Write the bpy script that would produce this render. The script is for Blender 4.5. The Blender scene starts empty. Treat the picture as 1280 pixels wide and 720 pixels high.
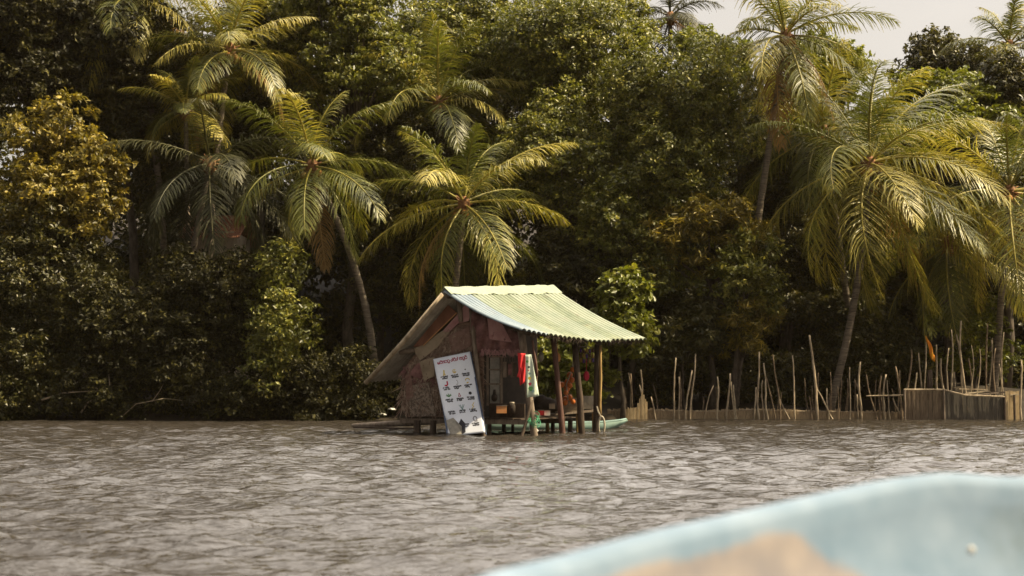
import bpy, math, random
import numpy as np
from mathutils import Vector

R = math.radians
rng = np.random.default_rng(11)
random.seed(5)
S = bpy.context.scene
COL = S.collection

# ------------------------------------------------------------------ camera
FP = 1778.0                                    # focal length in photo pixels (50 mm)
CAMH = 1.5
PITCH = math.atan(110 / FP)
cam_d = bpy.data.cameras.new('camera')
cam = bpy.data.objects.new('camera', cam_d); COL.objects.link(cam)
cam.location = (0, 0, CAMH)
cam.rotation_euler = (R(90) + PITCH, 0, 0)
cam_d.lens = 50; cam_d.sensor_width = 36
cam_d.clip_start = 0.1; cam_d.clip_end = 2000
cam_d.dof.use_dof = True
cam_d.dof.focus_distance = 40
cam_d.dof.aperture_fstop = 1.8
S.camera = cam

# ------------------------------------------------------------------ world and sun
SUN_EL, SUN_AZ = R(49), R(99)                  # azimuth clockwise from +Y (away from the camera)
w = bpy.data.worlds.new('World'); S.world = w; w.use_nodes = True
nt = w.node_tree; nt.nodes.clear()
wo = nt.nodes.new('ShaderNodeOutputWorld'); bg = nt.nodes.new('ShaderNodeBackground')
sky = nt.nodes.new('ShaderNodeTexSky'); sky.sky_type = 'NISHITA'; sky.sun_disc = False
sky.sun_elevation = SUN_EL; sky.sun_rotation = SUN_AZ
sky.air_density = 1.0; sky.dust_density = 3.0; sky.ozone_density = 1.0
tc = nt.nodes.new('ShaderNodeTexCoord'); no = nt.nodes.new('ShaderNodeTexNoise')
no.inputs['Scale'].default_value = 2.2; no.inputs['Detail'].default_value = 5
mp = nt.nodes.new('ShaderNodeMapping'); mp.inputs['Scale'].default_value = (1, 1, 2.5)
nt.links.new(tc.outputs['Generated'], mp.inputs['Vector']); nt.links.new(mp.outputs[0], no.inputs['Vector'])
cr = nt.nodes.new('ShaderNodeValToRGB')
cr.color_ramp.elements[0].position = .35; cr.color_ramp.elements[0].color = (5.7, 5.25, 4.75, 1)
cr.color_ramp.elements[1].position = .7; cr.color_ramp.elements[1].color = (7.2, 6.65, 6.05, 1)
nt.links.new(no.outputs['Fac'], cr.inputs['Fac'])
mx = nt.nodes.new('ShaderNodeMix'); mx.data_type = 'RGBA'; mx.inputs['Factor'].default_value = .86
nt.links.new(sky.outputs[0], mx.inputs[6]); nt.links.new(cr.outputs[0], mx.inputs[7])
# sky glow added high ahead for brighter water; dimmed behind the camera for contrast
dp = nt.nodes.new('ShaderNodeVectorMath'); dp.operation = 'DOT_PRODUCT'; dp.inputs[1].default_value = (.25, .40, .88)
nt.links.new(tc.outputs['Generated'], dp.inputs[0])
mr = nt.nodes.new('ShaderNodeMapRange'); mr.inputs['From Min'].default_value = -1; mr.inputs['From Max'].default_value = 1
nt.links.new(dp.outputs['Value'], mr.inputs['Value'])
hr = nt.nodes.new('ShaderNodeValToRGB'); he = hr.color_ramp.elements
he[0].position = 0; he[0].color = (.4, .4, .4, 1); he[1].position = 1; he[1].color = (5.6, 5.5, 5.3, 1)
for p_, v_ in ((.55, .42), (.79, .82), (.84, .95), (.885, 3.2)): q_ = he.new(p_); q_.color = (v_, v_ * .99, v_ * .96, 1)
nt.links.new(mr.outputs[0], hr.inputs['Fac'])
mh = nt.nodes.new('ShaderNodeMix'); mh.data_type = 'RGBA'; mh.blend_type = 'MULTIPLY'; mh.inputs['Factor'].default_value = 1
nt.links.new(mx.outputs[2], mh.inputs[6]); nt.links.new(hr.outputs[0], mh.inputs[7])
nt.links.new(mh.outputs[2], bg.inputs['Color']); bg.inputs['Strength'].default_value = 0.072
nt.links.new(bg.outputs[0], wo.inputs['Surface'])
sd = bpy.data.lights.new('sun', 'SUN'); sd.energy = 5.0; sd.angle = R(.6); sd.color = (1, .83, .54)
sun = bpy.data.objects.new('sun', sd); COL.objects.link(sun)
sdir = Vector((math.sin(SUN_AZ) * math.cos(SUN_EL), math.cos(SUN_AZ) * math.cos(SUN_EL), math.sin(SUN_EL)))
sun.rotation_euler = sdir.to_track_quat('Z', 'Y').to_euler()
S.view_settings.view_transform = 'Standard'; S.view_settings.look = 'None'
S.view_settings.exposure = 1.08; S.view_settings.gamma = 1
S.render.engine = 'CYCLES'
S.cycles.max_bounces = 6; S.cycles.diffuse_bounces = 3; S.cycles.glossy_bounces = 3
S.cycles.transmission_bounces = 3; S.cycles.transparent_max_bounces = 6
S.cycles.use_denoising = True

# ------------------------------------------------------------------ helpers
cp, sp_ = math.cos(PITCH), math.sin(PITCH)
def at(px, py, D):
    """world point seen at a photo pixel, D metres away along the ground"""
    u, v = (px - 640) / FP, -(py - 360) / FP
    y, z = cp - v * sp_, sp_ + v * cp
    k = D / y
    return np.array([u * k, D, CAMH + z * k])

def node_mat(name):
    m = bpy.data.materials.new(name); m.use_nodes = True
    n = m.node_tree.nodes; b = n['Principled BSDF']
    return m, m.node_tree, b

def mat(name, c, c2=None, rough=.8, scale=4, spec=.3, bump=0, metal=0, stretch=(1, 1, 1), detail=6, lo=.35, hi=.65, wave=None):
    m, t, b = node_mat(name)
    b.inputs['Roughness'].default_value = rough; b.inputs['Metallic'].default_value = metal
    b.inputs['Specular IOR Level'].default_value = spec
    tc = t.nodes.new('ShaderNodeTexCoord'); mp = t.nodes.new('ShaderNodeMapping'); mp.inputs['Scale'].default_value = stretch
    t.links.new(tc.outputs['Object'], mp.inputs['Vector'])
    n = t.nodes.new('ShaderNodeTexNoise'); n.inputs['Scale'].default_value = scale; n.inputs['Detail'].default_value = detail
    n.inputs['Roughness'].default_value = .65
    t.links.new(mp.outputs[0], n.inputs['Vector'])
    r = t.nodes.new('ShaderNodeValToRGB'); r.color_ramp.elements[0].position = lo; r.color_ramp.elements[1].position = hi
    r.color_ramp.elements[0].color = (*c, 1); r.color_ramp.elements[1].color = (*(c2 or c), 1)
    t.links.new(n.outputs['Fac'], r.inputs['Fac']); t.links.new(r.outputs[0], b.inputs['Base Color'])
    if bump:
        bp = t.nodes.new('ShaderNodeBump'); bp.inputs['Strength'].default_value = bump; bp.inputs['Distance'].default_value = .02
        t.links.new(n.outputs['Fac'], bp.inputs['Height']); t.links.new(bp.outputs[0], b.inputs['Normal'])
    return m

def leaf_mat(name, c1, c2, c3, rough=.42, trans=.3, spec=.42):
    """leaf colour picked per leaf from a 'tone' attribute"""
    m, t, b = node_mat(name)
    a = t.nodes.new('ShaderNodeAttribute'); a.attribute_name = 'tone'
    r = t.nodes.new('ShaderNodeValToRGB'); e = r.color_ramp.elements
    e[0].position = 0; e[0].color = (*c1, 1); e[1].position = 1; e[1].color = (*c3, 1)
    k = e.new(.55); k.color = (*c2, 1)
    t.links.new(a.outputs['Fac'], r.inputs['Fac']); t.links.new(r.outputs[0], b.inputs['Base Color'])
    b.inputs['Roughness'].default_value = rough; b.inputs['Specular IOR Level'].default_value = spec
    tr = t.nodes.new('ShaderNodeBsdfTranslucent'); ms = t.nodes.new('ShaderNodeMixShader'); ms.inputs[0].default_value = trans
    hs = t.nodes.new('ShaderNodeHueSaturation'); hs.inputs['Value'].default_value = 1.5; hs.inputs['Saturation'].default_value = 1.1
    t.links.new(r.outputs[0], hs.inputs['Color']); t.links.new(hs.outputs[0], tr.inputs['Color'])
    out = t.nodes['Material Output']
    t.links.new(b.outputs[0], ms.inputs[1]); t.links.new(tr.outputs[0], ms.inputs[2]); t.links.new(ms.outputs[0], out.inputs['Surface'])
    return m

def tag(o, label=None, cat=None, group=None, kind=None):
    if label: o['label'] = label
    if cat: o['category'] = cat
    if group: o['group'] = group
    if kind: o['kind'] = kind
    return o

def wloc(o):
    v = np.zeros(3)
    while o is not None:
        v += np.array(o.location); o = o.parent
    return v

def thing(name, label, cat, loc, group=None):
    o = bpy.data.objects.new(name, None); COL.objects.link(o)
    o.empty_display_size = .2
    o.location = [float(v) for v in loc]
    return tag(o, label, cat, group)

def link_mesh(name, V, F, mats, parent=None, origin=None, smooth=False, mi=None, tone=None):
    """V world coordinates, F a list of faces or an (n,k) array"""
    V = np.asarray(V, dtype=np.float64)
    off = wloc(parent) if parent is not None else (np.array(origin, float) if origin is not None else np.zeros(3))
    V = V - off
    me = bpy.data.meshes.new(name)
    if isinstance(F, np.ndarray):
        n, k = F.shape
        me.vertices.add(len(V)); me.vertices.foreach_set('co', V.astype(np.float32).ravel())
        me.loops.add(n * k); me.loops.foreach_set('vertex_index', F.astype(np.int32).ravel())
        me.polygons.add(n); me.polygons.foreach_set('loop_start', (np.arange(n) * k).astype(np.int32))
        me.update(calc_edges=True)
    else:
        me.from_pydata(V.tolist(), [], [tuple(f) for f in F]); me.update()
    if smooth: me.polygons.foreach_set('use_smooth', np.ones(len(me.polygons), bool))
    for m in (mats if isinstance(mats, (list, tuple)) else [mats]): me.materials.append(m)
    if mi is not None: me.polygons.foreach_set('material_index', np.asarray(mi, dtype=np.int32))
    if tone is not None:
        at_ = me.attributes.new('tone', 'FLOAT', 'FACE'); at_.data.foreach_set('value', np.asarray(tone, dtype=np.float32))
    o = bpy.data.objects.new(name, me); COL.objects.link(o)
    if parent is not None: o.parent = parent
    elif origin is not None: o.location = [float(v) for v in origin]
    return o

def nrm(v):
    v = np.asarray(v, float); l = np.linalg.norm(v)
    return v / l if l > 1e-9 else np.array([0, 0, 1.])

class MB:
    def __init__(s): s.V = []; s.F = []; s.M = []
    def add(s, V, F, m=0):
        b = len(s.V); s.V += [tuple(v) for v in V]; s.F += [tuple(i + b for i in f) for f in F]; s.M += [m] * len(F)
    def tube(s, pts, rad, n=8, m=0, cap=True, jit=0):
        pts = [np.asarray(p, float) for p in pts]
        if not hasattr(rad, '__len__'): rad = [rad] * len(pts)
        V = []; F = []
        ref = np.array([0.3, 1, .1])
        for i, p in enumerate(pts):
            d = nrm(pts[min(i + 1, len(pts) - 1)] - pts[max(i - 1, 0)])
            a = np.cross(d, ref)
            if np.linalg.norm(a) < .1: a = np.cross(d, [1, 0, 0])
            a = nrm(a); b = np.cross(d, a)
            for k in range(n):
                th = 2 * math.pi * k / n; r = rad[i] * (1 + (random.uniform(-jit, jit) if jit else 0))
                V.append(p + r * (a * math.cos(th) + b * math.sin(th)))
        for i in range(len(pts) - 1):
            for k in range(n):
                F.append((i * n + k, i * n + (k + 1) % n, (i + 1) * n + (k + 1) % n, (i + 1) * n + k))
        if cap: F.append(tuple(range(n - 1, -1, -1))); F.append(tuple((len(pts) - 1) * n + k for k in range(n)))
        s.add(V, F, m)
    def box(s, c, ax, ay, az, m=0):
        """centre and three half-axis vectors"""
        c = np.asarray(c, float); ax, ay, az = map(lambda q: np.asarray(q, float), (ax, ay, az))
        V = [c + i * ax + j * ay + k * az for i in (-1, 1) for j in (-1, 1) for k in (-1, 1)]
        s.add(V, [(0, 1, 3, 2), (4, 6, 7, 5), (0, 4, 5, 1), (2, 3, 7, 6), (0, 2, 6, 4), (1, 5, 7, 3)], m)
    def board(s, a, b, w, t, side=None, m=0):
        """plank from a to b, width w along side, thickness t"""
        a, b = np.asarray(a, float), np.asarray(b, float); d = nrm(b - a)
        sd = nrm(np.cross(d, [0, 0, 1])) if side is None else nrm(np.asarray(side, float) - np.dot(side, d) * d)
        up = np.cross(sd, d)
        s.box((a + b) / 2, (b - a) / 2, sd * w / 2, up * t / 2, m)
    def quadsheet(s, P, t, m=0):
        """four corners, thickness t"""
        P = [np.asarray(p, float) for p in P]; n = nrm(np.cross(P[1] - P[0], P[3] - P[0])) * t / 2
        s.add([p + n for p in P] + [p - n for p in P], [(0, 1, 2, 3), (7, 6, 5, 4), (0, 4, 5, 1), (1, 5, 6, 2), (2, 6, 7, 3), (3, 7, 4, 0)], m)
    def ball(s, c, r, m=0, nu=10, nv=7, sc=(1, 1, 1)):
        V = []; F = []
        for j in range(nv + 1):
            ph = math.pi * j / nv
            for i in range(nu):
                th = 2 * math.pi * i / nu
                V.append((c[0] + r * sc[0] * math.sin(ph) * math.cos(th), c[1] + r * sc[1] * math.sin(ph) * math.sin(th), c[2] + r * sc[2] * math.cos(ph)))
        for j in range(nv):
            for i in range(nu): F.append((j * nu + i, (j + 1) * nu + i, (j + 1) * nu + (i + 1) % nu, j * nu + (i + 1) % nu))
        s.add(V, F, m)
    def build(s, name, mats, parent=None, origin=None, smooth=False):
        return link_mesh(name, s.V, s.F, mats, parent, origin, smooth, s.M)

# ------------------------------------------------------------------ materials
M = {}
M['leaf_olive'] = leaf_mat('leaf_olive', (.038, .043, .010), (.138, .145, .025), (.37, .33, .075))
M['leaf_dark'] = leaf_mat('leaf_dark', (.022, .022, .006), (.058, .055, .012), (.155, .130, .03))  # dark leaves; for shaded trees the shade is put into this colour
M['leaf_shade'] = leaf_mat('leaf_shade', (.013, .013, .004), (.032, .030, .008), (.13, .115, .028), rough=.55, spec=.25)  # shade put into the leaf colour, for plants standing in the dark
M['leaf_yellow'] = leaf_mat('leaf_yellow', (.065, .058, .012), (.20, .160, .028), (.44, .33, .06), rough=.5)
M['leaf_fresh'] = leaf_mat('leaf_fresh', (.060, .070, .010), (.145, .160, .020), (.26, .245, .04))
M['leaf_rust'] = leaf_mat('leaf_rust', (.14, .045, .015), (.28, .09, .03), (.42, .20, .09), rough=.6)
M['palm'] = leaf_mat('palm_leaf', (.040, .047, .010), (.112, .118, .020), (.36, .30, .06), rough=.42, spec=.4, trans=.24)
M['palm_dark'] = leaf_mat('palm_leaf_dark', (.018, .020, .008), (.036, .038, .012), (.08, .075, .024), rough=.55, trans=.2)  # dark fronds; the shaded palm has its shade in this colour
M['palm_dry'] = leaf_mat('palm_leaf_dry', (.14, .075, .025), (.26, .15, .05), (.36, .24, .09), rough=.6)
M['bark'] = mat('bark', (.040, .030, .022), (.13, .105, .08), scale=6, bump=.6, stretch=(1, 1, .4))
M['palm_bark'] = mat('palm_bark', (.060, .046, .034), (.20, .165, .125), scale=5, bump=.7, stretch=(.6, .6, 4))
M['soil'] = mat('soil', (.014, .010, .006), (.034, .025, .015), scale=1.5, bump=.5)
M['wood'] = mat('weathered_wood', (.10, .075, .055), (.24, .19, .145), scale=9, bump=.4, stretch=(1, 1, .3))
M['wood_dark'] = mat('dark_wood', (.030, .021, .015), (.085, .06, .042), scale=9, bump=.4, stretch=(1, 1, .4))
M['wood_red'] = mat('red_wood', (.075, .036, .028), (.15, .085, .065), scale=9, bump=.4, stretch=(1, 1, .3))
M['wood_gold'] = mat('gold_wood', (.20, .12, .045), (.38, .26, .10), scale=9, bump=.3, stretch=(1, 1, .3))
M['bamboo'] = mat('bamboo', (.20, .155, .10), (.46, .37, .26), scale=6, bump=.3, stretch=(1, 1, .5), rough=.6)

# ------------------------------------------------------------------ ground and water
def ground_h(x, y):
    sh = SHORE(x)
    d = y - sh
    h = np.where(d < 0, np.maximum(d * .35, -1.6), .32 * (1 - np.exp(-d / .8)) + np.clip(d - 1, 0, 9) * .10 + np.clip(d - 10, 0, 14) * .75)
    return h + np.where(d > 0, .12 * np.sin(x * 1.3 + y) * np.clip(d, 0, 1), 0)
def SHORE(x):
    return np.where(x < 4, 48.6 - .0 * x, 50.4) + .25 * np.sin(x * .7)
gx = np.concatenate([np.linspace(-400, -42, 14), np.linspace(-40, 40, 161), np.linspace(42, 400, 14)])
gy = np.concatenate([np.linspace(-300, 44, 20), np.linspace(45, 62, 69), np.linspace(64, 500, 40)])
X, Y = np.meshgrid(gx, gy); Z = ground_h(X, Y); Z = np.where(Y < 44.5, -1.6, Z)
def gridF(nr, nc):
    i = np.arange(nr - 1)[:, None] * nc + np.arange(nc - 1)[None, :]
    return np.stack([i, i + 1, i + nc + 1, i + nc], -1).reshape(-1, 4)
g = link_mesh('ground', np.stack([X, Y, Z], -1).reshape(-1, 3), gridF(*X.shape), M['soil'], smooth=True)
tag(g, kind='structure')

m, t, b = node_mat('river_water')
b.inputs['Base Color'].default_value = (.032, .027, .022, 1); b.inputs['Roughness'].default_value = .05
b.inputs['IOR'].default_value = 1.45; b.inputs['Specular IOR Level'].default_value = .5
tcn = t.nodes.new('ShaderNodeTexCoord')
mpn = t.nodes.new('ShaderNodeMapping'); mpn.inputs['Scale'].default_value = (.45, 1.25, 1); t.links.new(tcn.outputs['Object'], mpn.inputs['Vector'])
n1 = t.nodes.new('ShaderNodeTexNoise'); n1.inputs['Scale'].default_value = 9; n1.inputs['Detail'].default_value = 3; n1.inputs['Roughness'].default_value = .5
t.links.new(mpn.outputs[0], n1.inputs['Vector'])
bp = t.nodes.new('ShaderNodeBump'); bp.inputs['Strength'].default_value = 1; bp.inputs['Distance'].default_value = .045
t.links.new(n1.outputs['Fac'], bp.inputs['Height']); t.links.new(bp.outputs[0], b.inputs['Normal'])
M['water'] = m
wx = np.concatenate([-np.geomspace(300, 17, 24), np.arange(-16.5, 16.51, .066), np.geomspace(17, 300, 24)])
wy = [-250., -150, -80, -40, -20, -10, -4, 0, 2, 4, 6]
y = 7.
while y < 50.5: wy.append(y); y += .03 + (y - 7) * .0028
wy += [51.2]
wy = np.array(wy)
X, Y = np.meshgrid(wx, wy); Z = np.zeros_like(X)
wr = np.random.default_rng(3)
for k in range(84):
    lam = .24 * (1.5 / .24) ** wr.random()
    th = wr.normal(0, .33) + .08
    kk = 2 * math.pi / lam; dx, dy = math.sin(th), math.cos(th)
    amp = .0068 * lam ** .95
    ph = kk * (dx * X + dy * Y) + wr.random() * 6.28 + .6 * np.sin(X * wr.uniform(.2, .9) + Y * wr.uniform(.2, .9) + wr.random() * 6)
    Z += amp * (np.sin(ph) + .28 * np.cos(2 * ph))
gust = .9 + .25 * np.sin(X * .23 + .9) * np.sin(Y * .31 + X * .11)
Z *= gust
Z *= np.clip((50.5 - Y) / 6, .25, 1)
Z = np.where((np.abs(X) > 17) | (Y < 6.5), 0, Z)
wa = link_mesh('water', np.stack([X, Y, Z], -1).reshape(-1, 3), gridF(*X.shape), M['water'], smooth=True)
tag(wa, kind='structure')

# ------------------------------------------------------------------ foliage
def leaves_mesh(C, N, size, tone, aspect=.5):
    """one folded diamond leaf per centre C with normal N"""
    n = len(C)
    rd = rng.normal(size=(n, 3)); rd[:, 2] -= .5
    d = np.cross(N, np.cross(rd, N)); d /= np.linalg.norm(d, axis=1)[:, None] + 1e-9
    s = np.cross(N, d)
    L = size[:, None]; W = L * aspect * .5
    b0 = C - d * L * .5; tp = C + d * L * .5 - N * L * .10
    l = C - s * W + N * L * .07 - d * L * .05; r = C + s * W + N * L * .07 - d * L * .05
    V = np.stack([b0, l, tp, r], 1).reshape(-1, 3)
    i = np.arange(n)[:, None] * 4
    F = np.concatenate([i + [[0, 2, 1]], i + [[0, 3, 2]]], 1).reshape(-1, 3)
    return V, F, np.repeat(tone, 2)

def crown_leaves(lobes, leaf=.15, per=26, dens=1.0, clump=.30, flat=.6, fill=.3):
    CC = []; NN = []; SZ = []; TN = []; leaf *= 1.22; per = int(per * .78)
    for (c, rad) in lobes:
        c = np.asarray(c); rad = np.asarray(rad)
        area = 4 * math.pi * ((rad[0] * rad[1]) ** 1.6 + (rad[0] * rad[2]) ** 1.6 + (rad[1] * rad[2]) ** 1.6) ** (1 / 1.6) / 3 ** (1 / 1.6)
        k = max(6, int(area * dens / (clump * clump * 2.2)))
        u = rng.normal(size=(k, 3)); u[:, 2] = np.where(u[:, 2] < 0, u[:, 2] * .75, u[:, 2]); u /= np.linalg.norm(u, axis=1)[:, None]
        rr = rng.uniform(.72, 1.06, k); ins = rng.random(k) < fill; rr = np.where(ins, rng.uniform(.2, .75, k), rr)
        cc = c + u * rad * rr[:, None]
        ct = rng.normal(0, .13, k)
        cs = rng.uniform(.6, 1.3, k) * clump
        q = rng.normal(size=(k, per, 3)); q /= np.linalg.norm(q, axis=2)[..., None]
        q *= (rng.random((k, per, 1)) ** .5) * cs[:, None, None]
        q[..., 2] *= flat
        P = cc[:, None, :] + q
        nn = u[:, None, :] * .7 + np.array([0, 0, .75]) + rng.normal(0, .75, (k, per, 3))
        CC.append(P.reshape(-1, 3)); NN.append(nn.reshape(-1, 3))
        SZ.append((leaf * rng.uniform(.65, 1.3, (k, per))).ravel())
        TN.append(np.clip(rng.beta(2, 2.6, (k, per)) + ct[:, None], 0, 1).ravel())
    C = np.concatenate(CC); N = np.concatenate(NN); N /= np.linalg.norm(N, axis=1)[:, None]
    return C, N, np.concatenate(SZ), np.concatenate(TN)

NLEAF = 0
def tree(name, label, cat, px, py, rx, ry, D, mt, leaf=.15, nl=14, lobe=.42, dens=1.0, group=None, aspect=.5, clump=.30, flat=.6, base=None, trunk=True, per=26, dz=.6, bark='bark', fill=.3):
    """broadleaf tree: crown fills the ellipse (px,py,rx,ry) of the view at depth D"""
    global NLEAF
    rx *= 1.16; ry *= 1.16; nl = int(nl * 1.35)
    c = at(px, py, D); s = D / FP
    Rx, Rz = rx * s, ry * s; Ry = (Rx + Rz) * .5 * dz
    bx, by = (c[0] + random.uniform(-.4, .4), D + .5) if base is None else base
    by = max(by, float(SHORE(np.array(bx))) + .5)
    root = thing(name, label, cat, (bx, by, float(ground_h(np.array(bx), np.array(by)))), group)
    lobes = []
    for i in range(nl):
        for _ in range(30):
            u = rng.uniform(-1, 1, 3)
            if np.linalg.norm(u) < 1 and u[1] < .55: break
        f = (1 - lobe)
        k = rng.uniform(.7, 1.25)
        lr = np.array([Rx, (Rx + Rz) * .5, Rz]) * lobe * k * .95
        m_ = (Rx * Rz) ** .5 * lobe * k
        lr = (lr + m_) / 2
        lobes.append((c + u * np.array([Rx, Ry, Rz]) * f * 1.15, lr))
    C, N, SZ, TN = crown_leaves(lobes, leaf, per, dens, clump, flat, fill)
    V, F, T = leaves_mesh(C, N, SZ, TN, aspect)
    NLEAF += len(C)
    link_mesh('crown', V, F, mt, root, tone=T)
    if trunk:
        mb = MB(); b0 = np.array(root.location); top = c - np.array([0, 0, Rz * .3])
        if top[2] < b0[2] + .5: top = np.array([c[0], c[1], b0[2] + .6])
        h = top[2] - b0[2]; r0 = max(.04, min(.2, h * .016 + .03))
        pts = [b0 - [0, 0, .15]] + [b0 + (top - b0) * f + np.array([random.uniform(-.18, .18), random.uniform(-.1, .1), 0]) * (h / 8) for f in (.2, .4, .6, .8)] + [top]
        mb.tube(pts, [r0 * 1.35, r0, r0 * .9, r0 * .8, r0 * .68, r0 * .5], 9, jit=.08)
        for (lc, lr) in lobes:
            st = pts[3] if lc[2] < pts[4][2] else pts[4]
            mid = (st + lc) / 2 + np.array([random.uniform(-.2, .2), random.uniform(-.2, .2), -.1])
            mb.tube([st, mid, lc], [r0 * .38, r0 * .24, r0 * .08], 6)
        mb.build('trunk', M[bark], root, smooth=True)
    return root

def frond(H, az, el, L, droop, mt, dry=0, parent=None, npair=66, wind=0., ll=.82, lw=.031):
    """one pinnate leaf: rachis plus leaflets, growing from H"""
    n = 14
    a = math.radians(az)
    out = np.array([math.sin(a), math.cos(a), 0.])
    p = np.array(H, float); pts = [p.copy()]; e = math.radians(el); tw = random.uniform(-.35, .35)
    for i in range(n):
        f = (i + .5) / n
        ee = e - math.radians(droop) * f ** 1.5
        ee = max(ee, -1.45)
        d = out * math.cos(ee) + np.array([0, 0, math.sin(ee)])
        d = d + np.array([wind * f * .5, 0, 0]); d = nrm(d)
        p = p + d * L / n; pts.append(p.copy())
    pts = np.array(pts)
    V = []; F = []; T = []; mi = []
    base_t = random.uniform(.12, .8)
    ts = np.linspace(.13, .995, npair)
    for t_ in ts:
        g_ = t_ * n; i = min(int(g_), n - 1); fr = g_ - i
        P = pts[i] * (1 - fr) + pts[i + 1] * fr
        T_ = nrm(pts[i + 1] - pts[i])
        side = nrm(np.cross(T_, [0, 0, 1]) if abs(T_[2]) < .97 else np.cross(T_, out + [0, 0, .2]))
        up = np.cross(side, T_)
        side, up = side * math.cos(tw) + up * math.sin(tw), up * math.cos(tw) - side * math.sin(tw)
        env = math.sin(math.pi * min(1, .20 + .80 * t_)) ** .5 if t_ < .999 else .2
        env = max(env, .32) if t_ < .97 else .3; env *= 1.1
        for sg in (-1, 1):
            if random.random() < .05: continue
            l = ll * env * random.uniform(.85, 1.1) * (L / 3.4)
            d = nrm(T_ * (.36 + .5 * t_) + side * sg * (.95 - .35 * t_) + up * random.uniform(-.25, .12) + rng.normal(0, .10, 3))
            q = [P]; dd = d.copy()
            for k in range(3):
                q.append(q[-1] + dd * l / 3)
                dd = nrm(dd + np.array([wind * .25, 0, -.34 - .3 * dry - (.22 * k)]))
            wv = nrm(np.cross(d, up)); 
            ws = [lw * .45, lw * .55, lw * .42, .004]
            b0 = len(V)
            for k in range(4): V.append(q[k] - wv * ws[k]); V.append(q[k] + wv * ws[k])
            tt = min(1, max(0, base_t + random.gauss(0, .12) + (.25 * t_ - .1)))
            for k in range(3):
                F.append((b0 + 2 * k, b0 + 2 * k + 1, b0 + 2 * k + 3, b0 + 2 * k + 2)); T.append(min(1, tt + .10 * k)); mi.append(0)
    # rachis
    mb = MB(); mb.tube(pts, [.045 * (1 - .85 * i / n) + .004 for i in range(n + 1)], 5, cap=False)
    b0 = len(V); V += mb.V
    for f in mb.F: F.append(tuple(i + b0 for i in f)); T.append(min(1, base_t + .5)); mi.append(0)
    return link_mesh('frond', V, np.array(F), mt, parent, tone=T)

def palm(label, hub, base, D, L=3.4, n=24, mt='palm', Db=None, bend=.0, seed=0, lo=-38, hi=84, wind=.25, trunk_r=.15, dryn=2, group='coconut palms along the bank', azs=None, extra=(), nuts=4):
    random.seed(seed)
    H = at(*hub, D)
    Db = Db or D + .3
    B = at(*base, Db)
    gy_ = max(Db, float(SHORE(np.array(B[0]))) + .4); gz = float(ground_h(np.array(B[0]), np.array(gy_)))
    B = np.array([B[0], gy_, gz])
    root = thing('coconut_palm', label, 'palm tree', B, group)
    mb = MB(); N_ = 22; pts = []; rad = []
    for i in range(N_ + 1):
        f = i / N_
        p = B * (1 - f) + H * f
        # most of the lean happens low down, then the trunk straightens
        s_ = math.sin(math.pi * f)
        p = p + np.array([bend * s_, 0, 0])
        pts.append(p - ([0, 0, .15] if i == 0 else 0)); rad.append(trunk_r * (1.35 if i == 0 else 1 - .38 * f) * (1 + .05 * (i % 2)))
    mb.tube(pts, rad, 9, jit=.04); mb.build('trunk', M['palm_bark'], root, smooth=True)
    # fibrous heart with old leaf bases
    mb = MB(); mb.ball(H - [0, 0, .05], .24, sc=(1, 1, 1.5))
    for k in range(14):
        a = random.uniform(0, 6.28); e = random.uniform(-.9, .9)
        d = np.array([math.cos(a) * math.cos(e), math.sin(a) * math.cos(e), math.sin(e)])
        mb.tube([H + d * .1, H + d * .45 + [0, 0, -.1 * random.random()]], [.05, .015], 5)
    mb.build('heart', M['heart'], root, smooth=True)
    for k in range(n):
        f = (k + .5) / n
        el = hi + (lo - hi) * f ** .85 + random.uniform(-13, 13)
        az = (azs[k % len(azs)] if azs else k * 137.5 + seed * 31) + random.uniform(-10, 10)
        isdry = k >= n - dryn
        frond(H + np.array([0, 0, .15 - .25 * f]), az, el, L * 1.22 * random.uniform(.88, 1.08) * (.82 if el > 60 else 1),
              (44 if el > 55 else 62) + random.uniform(-20, 24) + (10 if isdry else 0), M['palm_dry'] if (isdry and random.random() < .6) else M[mt],
              dry=1 if isdry else 0, parent=root, wind=wind)
    for (az, el, l_, dr) in extra:
        frond(H, az, el, l_, dr, M[mt], parent=root, wind=wind)
    if nuts:
        for k in range(nuts):
            a = random.uniform(0, 6.28); q = MB(); q.ball(H + np.array([math.cos(a) * .28, math.sin(a) * .28 - .1, -.22 - random.random() * .2]), .13, sc=(1, 1, 1.15))
            q.build('coconut', M['coconut'], root, smooth=True)
    return root
M['heart'] = mat('palm_fibre', (.12, .055, .025), (.30, .15, .06), scale=12, bump=.5)
M['coconut'] = mat('coconut_husk', (.30, .12, .03), (.30, .20, .05), scale=6)

G_T = 'broadleaf trees of the river bank'
T = tree
# back rows first
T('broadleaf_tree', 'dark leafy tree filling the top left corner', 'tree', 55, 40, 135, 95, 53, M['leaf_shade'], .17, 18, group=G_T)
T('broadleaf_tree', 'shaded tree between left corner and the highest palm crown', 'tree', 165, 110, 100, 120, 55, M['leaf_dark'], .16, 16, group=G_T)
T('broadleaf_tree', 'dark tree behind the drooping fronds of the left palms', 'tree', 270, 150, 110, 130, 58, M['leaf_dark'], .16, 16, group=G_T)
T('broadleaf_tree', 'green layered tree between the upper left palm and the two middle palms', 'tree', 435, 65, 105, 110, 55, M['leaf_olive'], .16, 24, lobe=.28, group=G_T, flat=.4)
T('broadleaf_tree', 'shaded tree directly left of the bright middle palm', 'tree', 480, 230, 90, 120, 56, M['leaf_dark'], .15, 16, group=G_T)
T('broadleaf_tree', 'tree behind the upright middle palm at top centre', 'tree', 570, 50, 105, 85, 59, M['leaf_olive'], .15, 16, group=G_T)
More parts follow.
